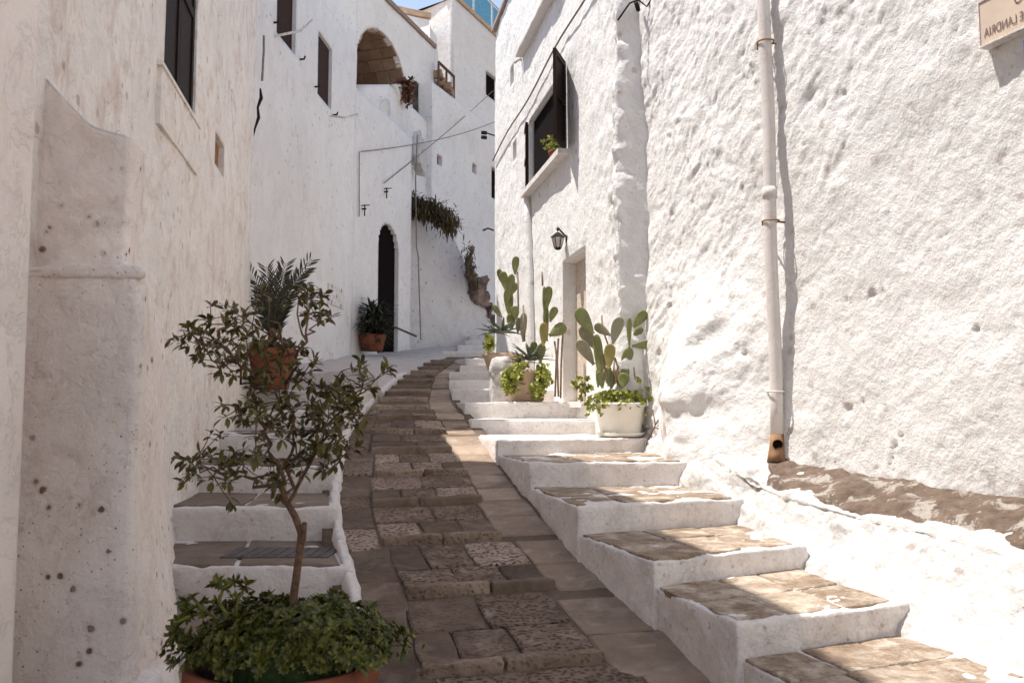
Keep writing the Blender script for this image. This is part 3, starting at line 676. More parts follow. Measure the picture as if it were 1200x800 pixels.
# window with open shutters
wm = MB(); panel(wm, yw0, yw1, zw0, zw1, -.09, -.07); win = wm.build('window', M['dark'], rb)
m = MB(); yc = (yw0 + yw1) / 2
for y_, y2_, z_, z2_ in ((yw0, yw0 + .06, zw0, zw1), (yw1 - .06, yw1, zw0, zw1), (yc - .04, yc + .04, zw0, zw1), (yw0 + .06, yw1 - .06, zw1 - .06, zw1), (yw0 + .06, yw1 - .06, zw0, zw0 + .06)): panel(m, y_, y2_, z_, z2_, -.07, -.04)
m.build('frame', M['shutter'], win)
m = MB(); panel(m, yw0 + .06, yw1 - .06, zw0 + .06, zw1 - .06, -.068, -.064); m.build('pane', M['dark'], win)
def shutter(hinge, end, z0, z1, parent, nsl=30, th=.035):
    hinge, end = Vector((*hinge, 0)), Vector((*end, 0)); e = (end - hinge); L_ = e.length; e.normalize(); n = Vector((-e.y, e.x, 0))
    def bx(mb, a0, a1, b0, b1, t0=-th / 2, t1=th / 2):
        v = [hinge + e * a + n * t + Vector((0, 0, b)) for t in (t0, t1) for a, b in ((a0, b0), (a1, b0), (a1, b1), (a0, b1))]
        mb.add(v, [(0,3,2,1), (4,5,6,7), (0,1,5,4), (1,2,6,5), (2,3,7,6), (3,0,4,7)])
    mb = MB(); bx(mb, 0, .05, z0, z1); bx(mb, L_ - .05, L_, z0, z1); bx(mb, .05, L_ - .05, z0, z0 + .07); bx(mb, .05, L_ - .05, z1 - .07, z1); bx(mb, .05, L_ - .05, (z0 + z1) / 2 - .03, (z0 + z1) / 2 + .03)
    bx(mb, .05, L_ - .05, z0 + .07, z1 - .07, -.005, .005); sh = mb.build('shutter', M['shutter'], parent)
    mb = MB()
    for k in range(nsl):
        b = z0 + .08 + (z1 - z0 - .16) * (k + .5) / nsl; hh = (z1 - z0) / nsl * .62
        v = [hinge + e * a + n * t + Vector((0, 0, b + dz)) for a in (.05, L_ - .05) for t, dz in ((-.014, -hh), (-.008, -hh - .006), (.014, hh), (.008, hh + .006))]
        mb.add(v, [(0,1,5,4), (1,2,6,5), (2,3,7,6), (3,0,4,7)])
    mb.build('louvres', M['shutter'], sh); return sh
hn = wR(yw0 - .02, 0, .03); en = Vector((ray(650, 150)[0] * (yw0 - .42), yw0 - .42, 0)); shutter(hn[:2], en[:2], zw0, zw1 + .02, rb)
hf = wR(yw1 + .02, 0, .03); ef = Vector((ray(615, 150)[0] * (yw1 + .05), yw1 + .05, 0)); ef = Vector((hf.x - .17, hf.y + .45, 0)); ef.x = ray(615, 150)[0] * ef.y; shutter(hf[:2], ef[:2], zw0 - .02, zw1, rb)
m = MB(); panel(m, yw0 - .06, yw1 + .02, zw0 - .07, zw0 - .003, -.04, .12); m.build('sill', M['step'], rb)
yl0, yl1 = hit(665, 60, WR).y, hit(613, 67, WR).y; zl = hit(613, 67, WR).z
rbox('ledge', [wR(yl0, 0, .12)[:2], wR(yl1, 0, .12)[:2], wR(yl1, 0, -.05)[:2], wR(yl0, 0, -.05)[:2]][::-1], zl - .02, zl + .07, .012, .08, .006, M['step'], rb)
m = MB(); pts = [wR(y, z, .035) for y, z in ((yR(621, 222), 2.9), (yR(622, 240), 2.5), (yR(624, 260), 2.0), (yR(625, 300), 1.5), (yR(626, 330), .9), (yR(626, 340), .45))]; m.tube(pts, [.045, .05, .04, .05, .045, .05], 8); m.build('plastered_pipe', M['sunwall'], rb, True)
# roof edge strip
m = MB(); panel(m, 7.7, 14.0, 6.36, 6.42, -.3, .06); m.build('coping', plain('coping', (.34,.27,.24), .9), rb)
# cable along the wall
m = MB(); zc_ = hit(690, 0, WR).z
m.tube([wR(y, zc_ + (.03 * math.sin(y * 2.1)) - .02 * (y - 9), .05) for y in np.linspace(8.0, 13.9, 20)], .012, 5)
tag(m.build('wall_cable', M['wire'], None, loc=wR(8, zc_, .05)), 'cable pinned along the sunlit corner house above its shuttered window', 'cable')
# plant on sill
def leaf_verts(p, d, up, L, Wd, fold=.15, bend=.2):
    d = d.normalized(); s = d.cross(up); s = s.normalized() if s.length > 1e-5 else d.orthogonal().normalized(); n = s.cross(d)
    a = p; b = p + d * L * .35 - n * L * bend * .1; c = p + d * L * .7 - n * L * bend * .4; t = p + d * L - n * L * bend
    return [a, b + s * Wd / 2 + n * Wd * fold, b, b - s * Wd / 2 + n * Wd * fold, c + s * Wd * .52 + n * Wd * fold, c, c - s * Wd * .52 + n * Wd * fold, t]
LF = [(0, 2, 1), (0, 3, 2), (1, 2, 5, 4), (2, 3, 6, 5), (4, 5, 7), (5, 6, 7)]
def rvec(zb=0.): 
    v = Vector((random.gauss(0, 1), random.gauss(0, 1), random.gauss(0, 1) + zb)); return v.normalized()
def rosette(mb, p, ax, L, Wd, n, spread=.8, fold=.15):
    ax = ax.normalized(); o = ax.orthogonal().normalized(); q = ax.cross(o); ph = random.random() * 6
    for k in range(n):
        a = ph + k * 2.4; sp = spread * random.uniform(.6, 1.15)
        d = ax * (1 - sp * .6) + (o * math.cos(a) + q * math.sin(a)) * sp
        mb.add(leaf_verts(p, d, ax, L * random.uniform(.75, 1.15), Wd, fold, .15), LF)
ws = wR(yw0 + .45, zw0 + .0, .03)
sp_ = empty('sill_plant', ws, 'small green potted plant on the sill between the open dark shutters', 'potted plant')
m = MB(); m.lathe(ws, [(.05, 0), (.07, .1), (.075, .12), (.05, .12)], 12); m.build('pot', M['terracotta'], sp_, True)
m = MB()
for k in range(34): rosette(m, ws + Vector((random.gauss(0, .07), random.gauss(0, .09), .14 + abs(random.gauss(0, .09)))), rvec(.8), .05, .022, 5)
m.build('foliage', M['lime'], sp_)
# lantern
lp = hit(664, 280, WR); lw = wR(lp.y, lp.z, .0)
lan = empty('wall_lantern', lw, 'black wall lantern with frosted glass above the door behind the cacti', 'lantern')
lc = P(661, 284, lp.y - .12) ; lc = lw + Vector((-.10, -.03, -.03))
m = MB(); m.tube([lw + Vector((.02, 0, .0)), lw + Vector((-.012, 0, 0))], .045, 10); m.tube([lw + Vector((0, 0, .02)), lw + Vector((-.07, -.02, .09)), lc + Vector((0, 0, .16)), lc + Vector((0, 0, .11))], .011, 6); m.build('bracket', M['iron'], lan, True)
m = MB(); m.lathe(lc, [(.016, .10), (.024, .095), (.078, .05), (.082, .042), (.055, .042)], 6); m.lathe(lc, [(.022, -.10), (.04, -.085), (.04, -.075)], 6); m.lathe(lc + Vector((0, 0, .12)), [(.012, 0), (.018, .02), (.004, .04)], 8)
for k in range(6):
    a = k * math.pi / 3; m.tube([lc + Vector((.04 * math.cos(a), .04 * math.sin(a), -.075)), lc + Vector((.069 * math.cos(a), .069 * math.sin(a), .042))], .006, 4)
m.build('cage', M['iron'], lan)
m = MB(); m.lathe(lc, [(.035, -.075), (.062, .04)], 6); m.build('glass', M['frost'], lan)

# ------------------------------------------------------------------ LEFT: near house (wall 1)
def dispL(base, S): return fbm(base, 1.0, 2) * .018 + fbm(base, 4, 3) * .006 + fbm(base, 17, 2) * .0018
w1p = [(-1.22 - .17 * 1.8, 1.8), (-1.22 - .17 * 8.72, 8.72)]; S1x = math.hypot(1, .17)
s1 = lambda y: (y - 1.8) * S1x
y1 = lambda px, py: hit(px, py, W1).y
ywa, ywb = hit(192, 85, W1).y, hit(227, 141, W1).y + .02; zwa = hit(192, 85, W1).z
ha = dict(s0=s1(ywa), s1=s1(ywb), z0=zwa, z1=zwa + 1.5, d=.06)
o0, o1 = hit(252, 170, W1), hit(262, 200, W1); hb = dict(s0=s1(o0.y), s1=s1(o1.y), z0=hit(252, 192, W1).z, z1=hit(252, 153, W1).z, d=.05)
lb = empty('flaking_house', (-2.3, 5.5, -.8), 'near house on the left with flaking reddish whitewash and a dark louvred window', 'house')
def top1(s):
    y = 1.8 + s / S1x
    return 6.2 if y < 7.31 else (4.28 if y < 8.57 else 6.0)  # unseen roofline, notched to let a patch of sun onto the ramp
facade('wall', w1p, -2.2, top1, 1, M['leftwall'], lb, [ha, hb], .05, .05, dispL, 5., extra_s=[s1(7.30), s1(7.32), s1(8.56), s1(8.58)])
def w1(y, z, out=0.):
    n = Vector((1, .17, 0)).normalized(); return Vector((-1.22 - .17 * y, y, z)) + n * out
m = MB(); panel(m, ywa, ywb, zwa, zwa + 1.5, -.12, -.09, w1); win = m.build('window', M['dark'], lb)
ym = (ywa + ywb) / 2
shutter(w1(ywa + .01, 0, -.03)[:2], w1(ym, 0, -.03)[:2], zwa + .02, zwa + 1.48, lb, 30); shutter(w1(ym + .006, 0, -.03)[:2], w1(ywb - .01, 0, -.03)[:2], zwa + .02, zwa + 1.48, lb, 30)
m = MB(); panel(m, ywa - .1, ywb + .1, zwa - .34, zwa - .004, -.02, .013, w1); m.build('sill_panel', M['leftwall'], lb)
m = MB(); panel(m, ywa - .13, ywb + .12, zwa - .004, zwa + .02, -.08, .024, w1); m.build('sill', M['leftwall'], lb)
m = MB(); panel(m, o0.y, o1.y, hb['z0'], hb['z1'], -.07, -.045, w1); m.build('vent_board', plain('vent_board', (.25,.13,.06), .9, 0, .3), lb)
# buttress
def dispB(base, S): return fbm(base, 1.2, 2) * .02 + fbm(base, 5, 3) * .006 + fbm(base, 17, 2) * .002
zt_low = hit(100, 315, (0, 0)) if False else None
bt = empty('stepped_buttress', (-1.8, 4.0, -1.3), 'chipped whitewashed stepped buttress against the near left house', 'buttress')
bp_ = [(-2.5, 3.0), (-1.42, 3.0), (-1.30, 3.0), (-1.36, 3.14), (-1.88, 4.55), (-2.25, 5.45), (-2.40, 6.3), (-2.60, 7.3)]
bl_ = np.concatenate([[0], np.cumsum([math.dist(a, b) for a, b in zip(bp_[:-1], bp_[1:])])])
def ztb(s): return float(np.interp(s, [0, bl_[2] + .05, bl_[4], bl_[5], bl_[6], bl_[7]], [.50, .49, .30, -.15, -.3, -.25]))
def flare(S, Z):
    return .10 * sm(-.4, -1.3, Z) * sm(bl_[2] - .2, bl_[2] + .4, S) + .05 * sm(.6, .2, Z) * sm(bl_[2], bl_[2] + .3, S)
facade('lower_block', bp_, -2.2, ztb, 1, M['buttress'], bt, [], .04, .04, dispB, .9, batter=flare, chaikin=2)
bq_ = [(-2.7, 3.13), (-1.50, 3.13), (-1.42, 3.13), (-1.46, 3.24), (-2.15, 4.7)]
bm_ = np.concatenate([[0], np.cumsum([math.dist(a, b) for a, b in zip(bq_[:-1], bq_[1:])])])
def ztu(s): return float(np.interp(s, [0, .92, bm_[2] - .16, bm_[2] - .04, bm_[2] + .04, bm_[3], bm_[4]], [1.78, 1.27, 1.06, 1.02, .98, .92, .45]))
def notch(S, Z): return .05 * sm(.75, 1.1, Z) * sm(bm_[2] - .15, bm_[2] + .05, S)
facade('upper_block', bq_, .2, ztu, 1, M['buttress'], bt, [], .035, .035, lambda b, s: dispB(b, s) * 1.5, .8, batter=notch, chaikin=2)
rbox('base_lump', [(-1.42, 2.92), (-1.20, 2.96), (-1.30, 3.45), (-1.6, 3.4)], -1.75, -.93, .07, .04, .025, M['buttress'], bt, 5.)
rbox('top_ledge', [(-2.2, 2.998), (-1.305, 2.998), (-1.50, 3.5), (-2.3, 3.5)], .470, .508, .012, .04, .010, M['buttress'], bt, 7.)

# near pier at the left edge of the photograph
pr = facade('wall', [(-1.45, -7), (-1.40, 2.45), (-1.46, 2.56), (-2.6, 2.6)], -3.6, 6.6, 1, M['pier'], None, [], .12, .12, lambda b, s: fbm(b, .8, 2) * .01, 3.)
pr.name = 'smooth_pier'; tag(pr, 'smooth pale plastered pier at the left edge of the photo, nearest wall of all', 'pier')

# ------------------------------------------------------------------ LEFT: second house (walls 2 and 3)
hb2 = empty('arched_door_house', (-2.7, 13, .9), 'tall bluish-shaded white house on the left with two high barred windows and an arched door', 'house')
def dispF(base, S): return fbm(base, .9, 2) * .015 + fbm(base, 4, 2) * .004
A2, B2 = (-3.78 + .08 * 8.78, 8.78), (-3.78 + .08 * 14.1, 14.1); S2x = math.hypot(1, .08); s2 = lambda y: (y - 8.78) * S2x
def hole2(pxa, pxb, pyb, ztop_py, d=.05):
    a, b = hit(pxa, pyb, W2), hit(pxb, pyb + 18, W2); zt_ = hit(pxb, ztop_py, W2).z if ztop_py is not None else a.z + 1.1
    return dict(s0=s2(a.y), s1=s2(b.y), z0=a.z, z1=zt_, d=d), a.y, b.y
hA, ya0, ya1 = hole2(324, 346, 38, None); hB, yb0, yb1 = hole2(372, 388, 110, 57)
top2 = lambda s: float(np.interp(s, [0, s2(11), s2(14.1)], [6.2, 6.4, 7.45]))
facade('wall', [A2, B2], -.4, top2, 1, M['farwall'], hb2, [hA, hB], .08, .08, dispF, 5.)
def w2(y, z, out=0.):
    n = Vector((1, -.08, 0)).normalized(); return Vector((-3.78 + .08 * y, y, z)) + n * out
for h_, a, b in ((hA, ya0, ya1), (hB, yb0, yb1)):
    m = MB(); panel(m, a, b, h_['z0'], h_['z1'], -.07, -.05, w2); wn_ = m.build('window', plain('dark_wood', (.045,.025,.02), .8), hb2)
    m = MB()
    for k in range(6): zz = h_['z0'] + (h_['z1'] - h_['z0']) * (k + .5) / 6; panel(m, a, b, zz - .02, zz + .02, -.049, -.02, w2)
    panel(m, (a + b) / 2 - .03, (a + b) / 2 + .03, h_['z0'], h_['z1'], -.049, -.015, w2); m.build('frame', M['shutter'], wn_)
W3s = math.hypot(1, .24); s3 = lambda y: (y - 14.1) * W3s
dA, dB = hit(442, 400, W3), hit(466, 400, W3); zap = hit(452, 261, W3).z
hD = dict(s0=s3(dA.y), s1=s3(dB.y), z0=1.0, z1=zap, d=.07, arch=True)
C3 = (-6.06 + .24 * 16.85, 16.85)
zt3 = hit(418, 104, W3).z
facade('wall', [(-6.06 + .24 * 14.1, 14.1), C3], -.3, zt3, 1, M['farwall'], hb2, [hD], .06, .06, dispF, 3.5)
def w3(y, z, out=0.):
    n = Vector((1, -.24, 0)).normalized(); return Vector((-6.06 + .24 * y, y, z)) + n * out
m = MB(); panel(m, dA.y, dB.y, 1.0, zap, -.12, -.08, w3); dr = m.build('door', M['dark'], hb2)
m = MB(); [panel(m, dA.y + (dB.y - dA.y) * k / 5 + .01, dA.y + (dB.y - dA.y) * (k + 1) / 5 - .01, 1.1, zap, -.079, -.065, w3) for k in range(5)]; m.build('boards', M['shutter'], dr)
# upper terrace parapet and arch facade behind it
pk = [P(418, 103, 17.0), P(456, 99, 17.0), P(510, 150, 19.9)]
zpar = pk[1].z
facade('parapet', [(pk[0].x - .6, 17.0), (pk[1].x, 17.0), (pk[2].x, 19.9)], 3.5, zpar, 1, M['farwall'], hb2, [], .12, .12, dispF, .25)
m = MB(); c = P(450, 124, 16.55); 
rbox('plaster_lump', [(c.x - .09, c.y), (c.x + .09, c.y + .05), (c.x + .08, c.y + .3), (c.x - .1, c.y + .3)], c.z - .18, c.z + .16, .07, .05, .02, M['bank'], hb2)
aA, aB = hit(416, 100, AF), hit(478, 104, AF)
zapx = hit(436, 27, AF).z; AFs = math.hypot(1, .34); yA0 = 16.2; sF = lambda y: (y - yA0) * AFs
rad = (aB.y - aA.y) * AFs / 2
hF = dict(s0=sF(aA.y), s1=sF(aB.y), z0=5.6, z1=zapx, d=2.0, arch=True)
yE = hit(509, 60, AF).y; zcor = hit(450, 0, AF).z
gA, gB = hit(484, 100, AF), hit(503, 98, AF)
ah = empty('arched_loggia_house', (-2.6, 18, 5.4), 'bluish white upper house with a big round loggia arch of brown stone', 'house')
hG = dict(s0=sF(aB.y + .25), s1=sF(yE - .15), z0=5.6, z1=hit(490, 98, AF).z, d=.8)
facade('wall', [(-8.85 + .34 * yA0, yA0), (-8.85 + .34 * yE, yE)], 5.2, zcor, 1, M['farwall'], ah, [hF, hG], .06, .06, dispF, 4.)
def wa(y, z, out=0.):
    n = Vector((1, -.34, 0)).normalized(); return Vector((-8.85 + .34 * y, y, z)) + n * out
m = MB(); panel(m, aA.y, aB.y, 5.6, zapx, -2.1, -2.0, wa); m.build('back_wall', M['tuff'], ah)
m = MB(); panel(m, aB.y + .25, yE - .15, 5.6, hG['z1'], -.84, -.8, wa); m.build('recess_back', plain('recess_shade_grey', (.36,.34,.34), .9), ah)  # flat grey colour paints in the shadow of this recess
# vault stones lining the arch
ycn = (aA.y + aB.y) / 2; zsp = zapx - rad
for ring in range(6):
    for k in range(13):
        a0 = math.pi * k / 13 + .012; a1 = math.pi * (k + 1) / 13 - .012; d0 = -.02 - ring * .33 - (.1 if k % 2 else 0); d1 = d0 - .315; v = []
        for d__ in (d0, d1):
            for rr in (rad + .05, rad - .045):
                for a in (a0, a1):
                    v.append(wa(ycn - rr * math.cos(a) / AFs, zsp + rr * math.sin(a), d__))
        mesh_obj('vault_stone', v, [(0,1,3,2), (4,6,7,5), (2,3,7,6), (0,4,5,1), (0,2,6,4), (1,5,7,3)], M['tuff'], ah, False, loc=Vector(v[0]))
for sgn, yy in ((1, aA.y), (-1, aB.y)):
    for kz in range(14):
        m = MB(); 
        for dd in range(3): panel(m, yy - .01 if sgn > 0 else yy - .035, yy + .035 if sgn > 0 else yy + .01, 5.62 + kz * .26, 5.86 + kz * .26, -.06 - dd * .6 - .58, -.06 - dd * .6, wa)
        if 5.86 + kz * .26 < zsp + .02: m.build('jamb_stone', M['tuff'], ah)
m = MB(); panel(m, yA0, yE, zcor - .0, zcor + .10, -.2, .06, wa); m.build('cornice', plain('cornice_brown', (.28,.21,.18), .9), ah)
# battered end of the loggia house
e0, e1 = wa(yE, 0), (wa(yE, 0) + Vector((.45, .9, 0)))
zt_ = hit(502, 22, AF).z
v = [Vector((e0.x, e0.y, 5.4)), Vector((e0.x + .38, e0.y + .6, 5.4)), Vector((e0.x - 1.5, e0.y + .9, 5.4)), Vector((e0.x - .12, e0.y, zt_)), Vector((e0.x + .02, e0.y + .4, zt_ - .15)), Vector((e0.x - 1.5, e0.y + .9, zt_))]
mesh_obj('battered_end', v, [(0,1,4,3), (1,2,5,4), (3,4,5), (0,3,5,2)], M['farwall'], ah)
# small roof block behind (tan trimmed)
rbk = [P(462, 18, 23.), P(503, 20, 24.)]
o = empty('rooftop_block', (-2.6, 23.5, 8.0), 'small white rooftop room with tan coping behind the loggia house', 'house')
rbox('wall', [(-2.95, 20.9), (-2.12, 21.3), (-2.6, 22.6), (-3.6, 22.0)], 5., P(480, 20, 21.2).z, .04, .3, .02, M['farwall'], o, 1.)
rbox('coping', [(-3.0, 20.84), (-2.07, 21.26), (-2.6, 22.7), (-3.66, 22.02)], P(480, 20, 21.2).z + .004, P(480, 13, 21.2).z, .03, .3, .01, M['tanpot'], o, 1.)
# brown plant on terrace
c = P(471, 112, 17.6)
tp = empty('terrace_plant', c, 'reddish brown bushy plant in a white pot on the high terrace parapet by the arch', 'potted plant')
m = MB(); m.lathe(c + Vector((-.1, 0, -.15)), [(.13, 0), (.17, .28), (.18, .33), (.12, .33)], 12); m.build('pot', M['whitepot'], tp, True)
m = MB()
for k in range(150): rosette(m, c + Vector((random.gauss(.06, .08), random.gauss(0, .08), .10 + random.gauss(0, .11))), rvec(.4), .12, .05, 4)
m.build('foliage', leafmat('rust_leaf', (.05,.022,.015), (.20,.075,.04)), tp)

# ------------------------------------------------------------------ FAR houses
FP = (-11.37, .447); LB = (-9.555, .40)
fh = empty('tower_house', (-.8, 23, 6.), 'tall far white house with a sunlit side face and a blue glass roof railing', 'house')
f0 = hit(531, 30, FP); zF = hit(560, 24, FP).z
fp = [(f0.x - .85, f0.y + .7), (f0.x, f0.y), (f0.x + .447 * 6, f0.y + 6)]
wF = hit(571, 98, FP); sFt = lambda y: math.hypot(.85, .7) + (y - f0.y) * math.hypot(1, .447)
hW = dict(s0=sFt(hit(569.5, 98, FP).y), s1=sFt(hit(579, 98, FP).y + .2), z0=hit(571, 112, FP).z, z1=hit(571, 84, FP).z, d=.1)
facade('wall', fp, 1.2, zF, 1, M['farwall'], fh, [hW], .15, .12, dispF, 4.)
def wf(y, z, out=0.):
    n = Vector((1, -.447, 0)).normalized(); return Vector((-11.37 + .447 * y, y, z)) + n * out
m = MB(); panel(m, hit(569.5, 98, FP).y, hit(579, 98, FP).y + .2, hW['z0'], hW['z1'], -.12, -.1, wf); m.build('window', M['dark'], fh)
m = MB(); panel(m, f0.y, f0.y + 6, zF + .003, zF + .12, -.3, .05, wf); m.build('coping', M['tanpot'], fh)
rl = empty('glass_railing', wf(f0.y + .3, zF + .12), 'pale blue translucent roof railing with white posts at the top of the tower house', 'railing')
for k in range(5):
    ya_, yb_ = f0.y + .2 + k * 1.1, f0.y + .2 + (k + 1) * 1.1 - .05
    m = MB(); panel(m, ya_, yb_, zF + .2, zF + 1.0, -.14, -.12, wf); m.build('panel', M['plank'], rl)
    m = MB(); m.tube([wf(ya_, zF + .1, -.1), wf(ya_, zF + 1.05, -.1)], .025, 6); m.build('post', M['whiteiron'], rl)
m = MB(); m.tube([wf(f0.y + .2, zF + 1.04, -.1), wf(f0.y + 5.7, zF + 1.04, -.1)], .025, 6); m.build('handrail', M['whiteiron'], rl)
lw_ = empty('low_white_house', (-1.2, 20.5, 4.), 'plain shaded white house closing the end of the lane above the rocky bank', 'house')
q0 = hit(503, 97, LB); zL = hit(520, 106, LB).z
vA, vB = hit(515, 188, LB), hit(556, 198, LB)
sL = lambda y: (y - 19.25) * math.hypot(1, .4)
hL = [dict(s0=sL(v_.y - .12), s1=sL(v_.y + .12), z0=v_.z - .12, z1=v_.z + .12, d=.1) for v_ in (vA, vB)]
hv0, hv1 = hit(576, 210, LB), hit(582, 210, LB)
hL.append(dict(s0=sL(hv0.y), s1=sL(hv0.y + 1.), z0=hit(577, 232, LB).z, z1=hit(577, 196, LB).z, d=.12))
facade('wall', [(-9.555 + .4 * 19.25, 19.25), (-9.555 + .4 * 26, 26)], .6, zL, 1, M['farwall'], lw_, hL, .1, .1, dispF, .35)
def wlb(y, z, out=0.):
    n = Vector((1, -.4, 0)).normalized(); return Vector((-9.555 + .4 * y, y, z)) + n * out
for h_, v_ in zip(hL[:2], (vA, vB)): m = MB(); panel(m, v_.y - .12, v_.y + .12, h_['z0'], h_['z1'], -.12, -.1, wlb); m.build('vent', M['terracotta'], lw_)
m = MB(); panel(m, hv0.y, hv0.y + 1., hL[2]['z0'], hL[2]['z1'], -.13, -.12, wlb); m.build('window', M['dark'], lw_)
# stair railing with rubble on top of the low house
sr = empty('stair_railing', hit(516, 95, LB), 'rusty brown stair railing beside dry rubble on top of the end house', 'railing')
for dz_ in (.0, -.35):
    a, b = P(514, 73, 20.2), P(532, 90, 21.0); m = MB(); m.tube([a + Vector((0, 0, dz_)), b + Vector((0, 0, dz_))], .035, 6); m.build('rail', M['bark'], sr)
for t in (0, .5, 1):
    a = P(514, 73, 20.2).lerp(P(532, 90, 21.0), t); m = MB(); m.tube([a, a - Vector((0, 0, .8))], .03, 6); m.build('post', M['bark'], sr)
rbm = [P(516, 92, 20.4), P(531, 112, 21.0)]
for k in range(9):
    c = rbm[0].lerp(rbm[1], (k + .5) / 9) + Vector((random.uniform(-.08, .08), 0, random.uniform(-.1, .12))); s_ = .11
    o = rbox('rubble_stone', [(c.x - s_, c.y - s_), (c.x + s_, c.y - s_), (c.x + s_, c.y + s_), (c.x - s_, c.y + s_)], c.z - .1, c.z + .1, .05, .08, .03, M['tuff'], sr, 8., loc=c)
# white pilaster with sunlit chips
pp = P(487, 180, 17.3)
o = rbox('plaster_pilaster', [(pp.x - .06, 17.3), (pp.x + .09, 17.35), (pp.x + .09, 18.4), (pp.x - .1, 18.4)], P(487, 190, 17.3).z, P(487, 152, 17.3).z, .03, .06, .03, M['bank'], None, 9., loc=pp)
tag(o, 'short white lumpy plaster pilaster between the arched door house and end house', 'pilaster')
# rocky whitewashed bank with dry grass
bk = empty('rocky_bank_wall', (-1.6, 17.6, 1.2), 'battered rough whitewashed retaining wall at the head of the lane', 'retaining wall')
bp2 = [(-2.9, 16.6), (-1.96, 17.1), (-1.15, 17.9), (-.50, 18.6), (-.25, 19.2), (.3, 20.2)]
bL2 = np.concatenate([[0], np.cumsum([math.dist(a, b) for a, b in zip(bp2[:-1], bp2[1:])])])
zk = lambda s: float(np.interp(s, bL2, [4.7, 4.45, 4.05, 2.4, 1.7, 1.4]))
facade('wall', bp2, .6, zk, 1, M['farrough'], bk, [], .06, .06, lambda b, s: fbm(b, 1.5, 3) * .05 + np.abs(fbm(b, 6, 3)) * .03, 2.5, batter=lambda S, Z: -(Z - 1.2) * .13, chaikin=1)
def strip(name, pix, Y0, Y1, wpx, mat, parent):
    pts = [P(px, py, Y0 + (Y1 - Y0) * i / (len(pix) - 1)) for i, (px, py) in enumerate(pix)]
    tt_ = np.linspace(0, len(pts) - 1, 60); wpx = np.interp(tt_, range(len(pts)), wpx); A_3 = np.array(pts); pts = [Vector([np.interp(t, range(len(A_3)), A_3[:, j]) for j in range(3)]) for t in tt_]
    m = MB(); m.tube(pts, [w_ * .018 for w_ in wpx], 20)
    v = np.array([tuple(x) for x in m.v]); v += (fbm(v, 5, 4, .6) * .13)[:, None] * np.array([1, .3, 1]); m.v = [tuple(x) for x in v]; return m.build(name, mat, parent, True)
strip('bare_rock', [(549, 292), (550, 305), (555, 322), (561, 338), (568, 352), (576, 368), (584, 378)], 18.1, 19.0, [1.5, 4, 7, 9, 9, 7, 3], plain('brown_rock', (.20,.145,.125), .95, 0, .5, 5, 1.), bk)
def tuft(name, pix, Y, n, L, mat, label=None, parent=None, spread=5, down=.2):
    m = MB(); pts = [P(px, py, Y) for px, py in pix]
    for k in range(n):
        t = random.random() * (len(pts) - 1); i = int(t); p = pts[i].lerp(pts[min(i + 1, len(pts) - 1)], t - i) + Vector((random.gauss(0, spread * .01), random.gauss(0, .12), random.gauss(0, spread * .012)))
        d = Vector((random.gauss(0, .6), random.gauss(-.3, .4), random.gauss(.1 - down, .7)))
        m.add(leaf_verts(p, d, Vector((0, 0, 1)), L * random.uniform(.5, 1.2), .025, .1, .5), LF)
    return m.build(name, mat, parent, loc=None if parent else pts[0])
o = tuft('dry_grass', [(481, 238), (490, 244), (502, 246), (514, 250), (524, 258), (529, 263)], 17.3, 2400, .19, M['dry'], spread=8); tag(o, 'tuft of dry brown-green grass hanging over the top of the rocky retaining wall', 'grass', kind='stuff')
o = tuft('rock_weeds', [(548, 290), (549, 305), (556, 325), (558, 338)], 17.9, 220, .17, M['dry'], spread=4); tag(o, 'small weeds growing on the bare rock strip', 'weeds', kind='stuff')

# ------------------------------------------------------------------ wires, brackets
def wire(name, pts, r, label, mat='wire', cat='cable'):
    m = MB(); m.tube(pts, r, 5); return tag(m.build(name, M[mat], None, loc=pts[0]), label, cat)
def sag(a, b, s, n=14): return [a.lerp(b, t) - Vector((0, 0, 4 * s * t * (1 - t))) for t in np.linspace(0, 1, n)]
a = w3(hit(420, 178, W3).y, hit(420, 178, W3).z, .05); b = hit(582, 142, LB); wire('overhead_cable', sag(a, b, .12), .010, 'thin overhead cable from the arched door house across to the end house')
a = w3(hit(447, 215, W3).y, hit(447, 215, W3).z, .05); b = wf(24.0, hit(575, 108, FP).z, .1); wire('overhead_cable', sag(a, b, .05), .010, 'steep diagonal overhead cable rising over the grass tuft towards the far window')
a = w3(hit(419, 178, W3).y, hit(419, 178, W3).z, .03); b = w3(hit(419, 254, W3).y, hit(419, 254, W3).z, .03); wire('conduit', [a, b], .010, 'thin vertical conduit on the shaded wall left of the arched door')
a = w3(16.55, hit(489, 300, W3).z, .05); b = w3(16.65, 1.1, .05); wire('conduit', [P(489, 158, 17.0), P(487, 210, 17.0), P(488, 290, 16.9), P(490, 300, 16.9), P(493, 398, 16.9)], .014, 'vertical conduit running down beside the rocky retaining wall', cat='conduit')
a = w2(10.5, hit(325, 38, W2).z, .0); wire('clothes_line_bracket', [w2(ya0 - .1, hit(318, 40, W2).z, .0), w2(ya0 + .2, hit(330, 36, W2).z, .25), P(366, 24, ya0 + .6)], .017, 'white clothes-line bar under the first high barred window', 'whiteiron', 'bracket')
wire('clothes_line_bracket', [w2(yb1 - .05, hit(390, 140, W2).z, .0), P(404, 138, yb1 - .1), P(419, 134, yb1 + .1)], .017, 'short white clothes-line bar under the second high barred window', 'whiteiron', 'bracket')
c0 = P(309, 42, 9.55); pts = [P(309 + x_, y_, 9.62) for x_, y_ in ((0, 42), (0, 60), (-1, 78), (-2, 95))]; wire('dark_wall_line', pts, .014, 'dark cable hanging down at the corner of the flaking house')
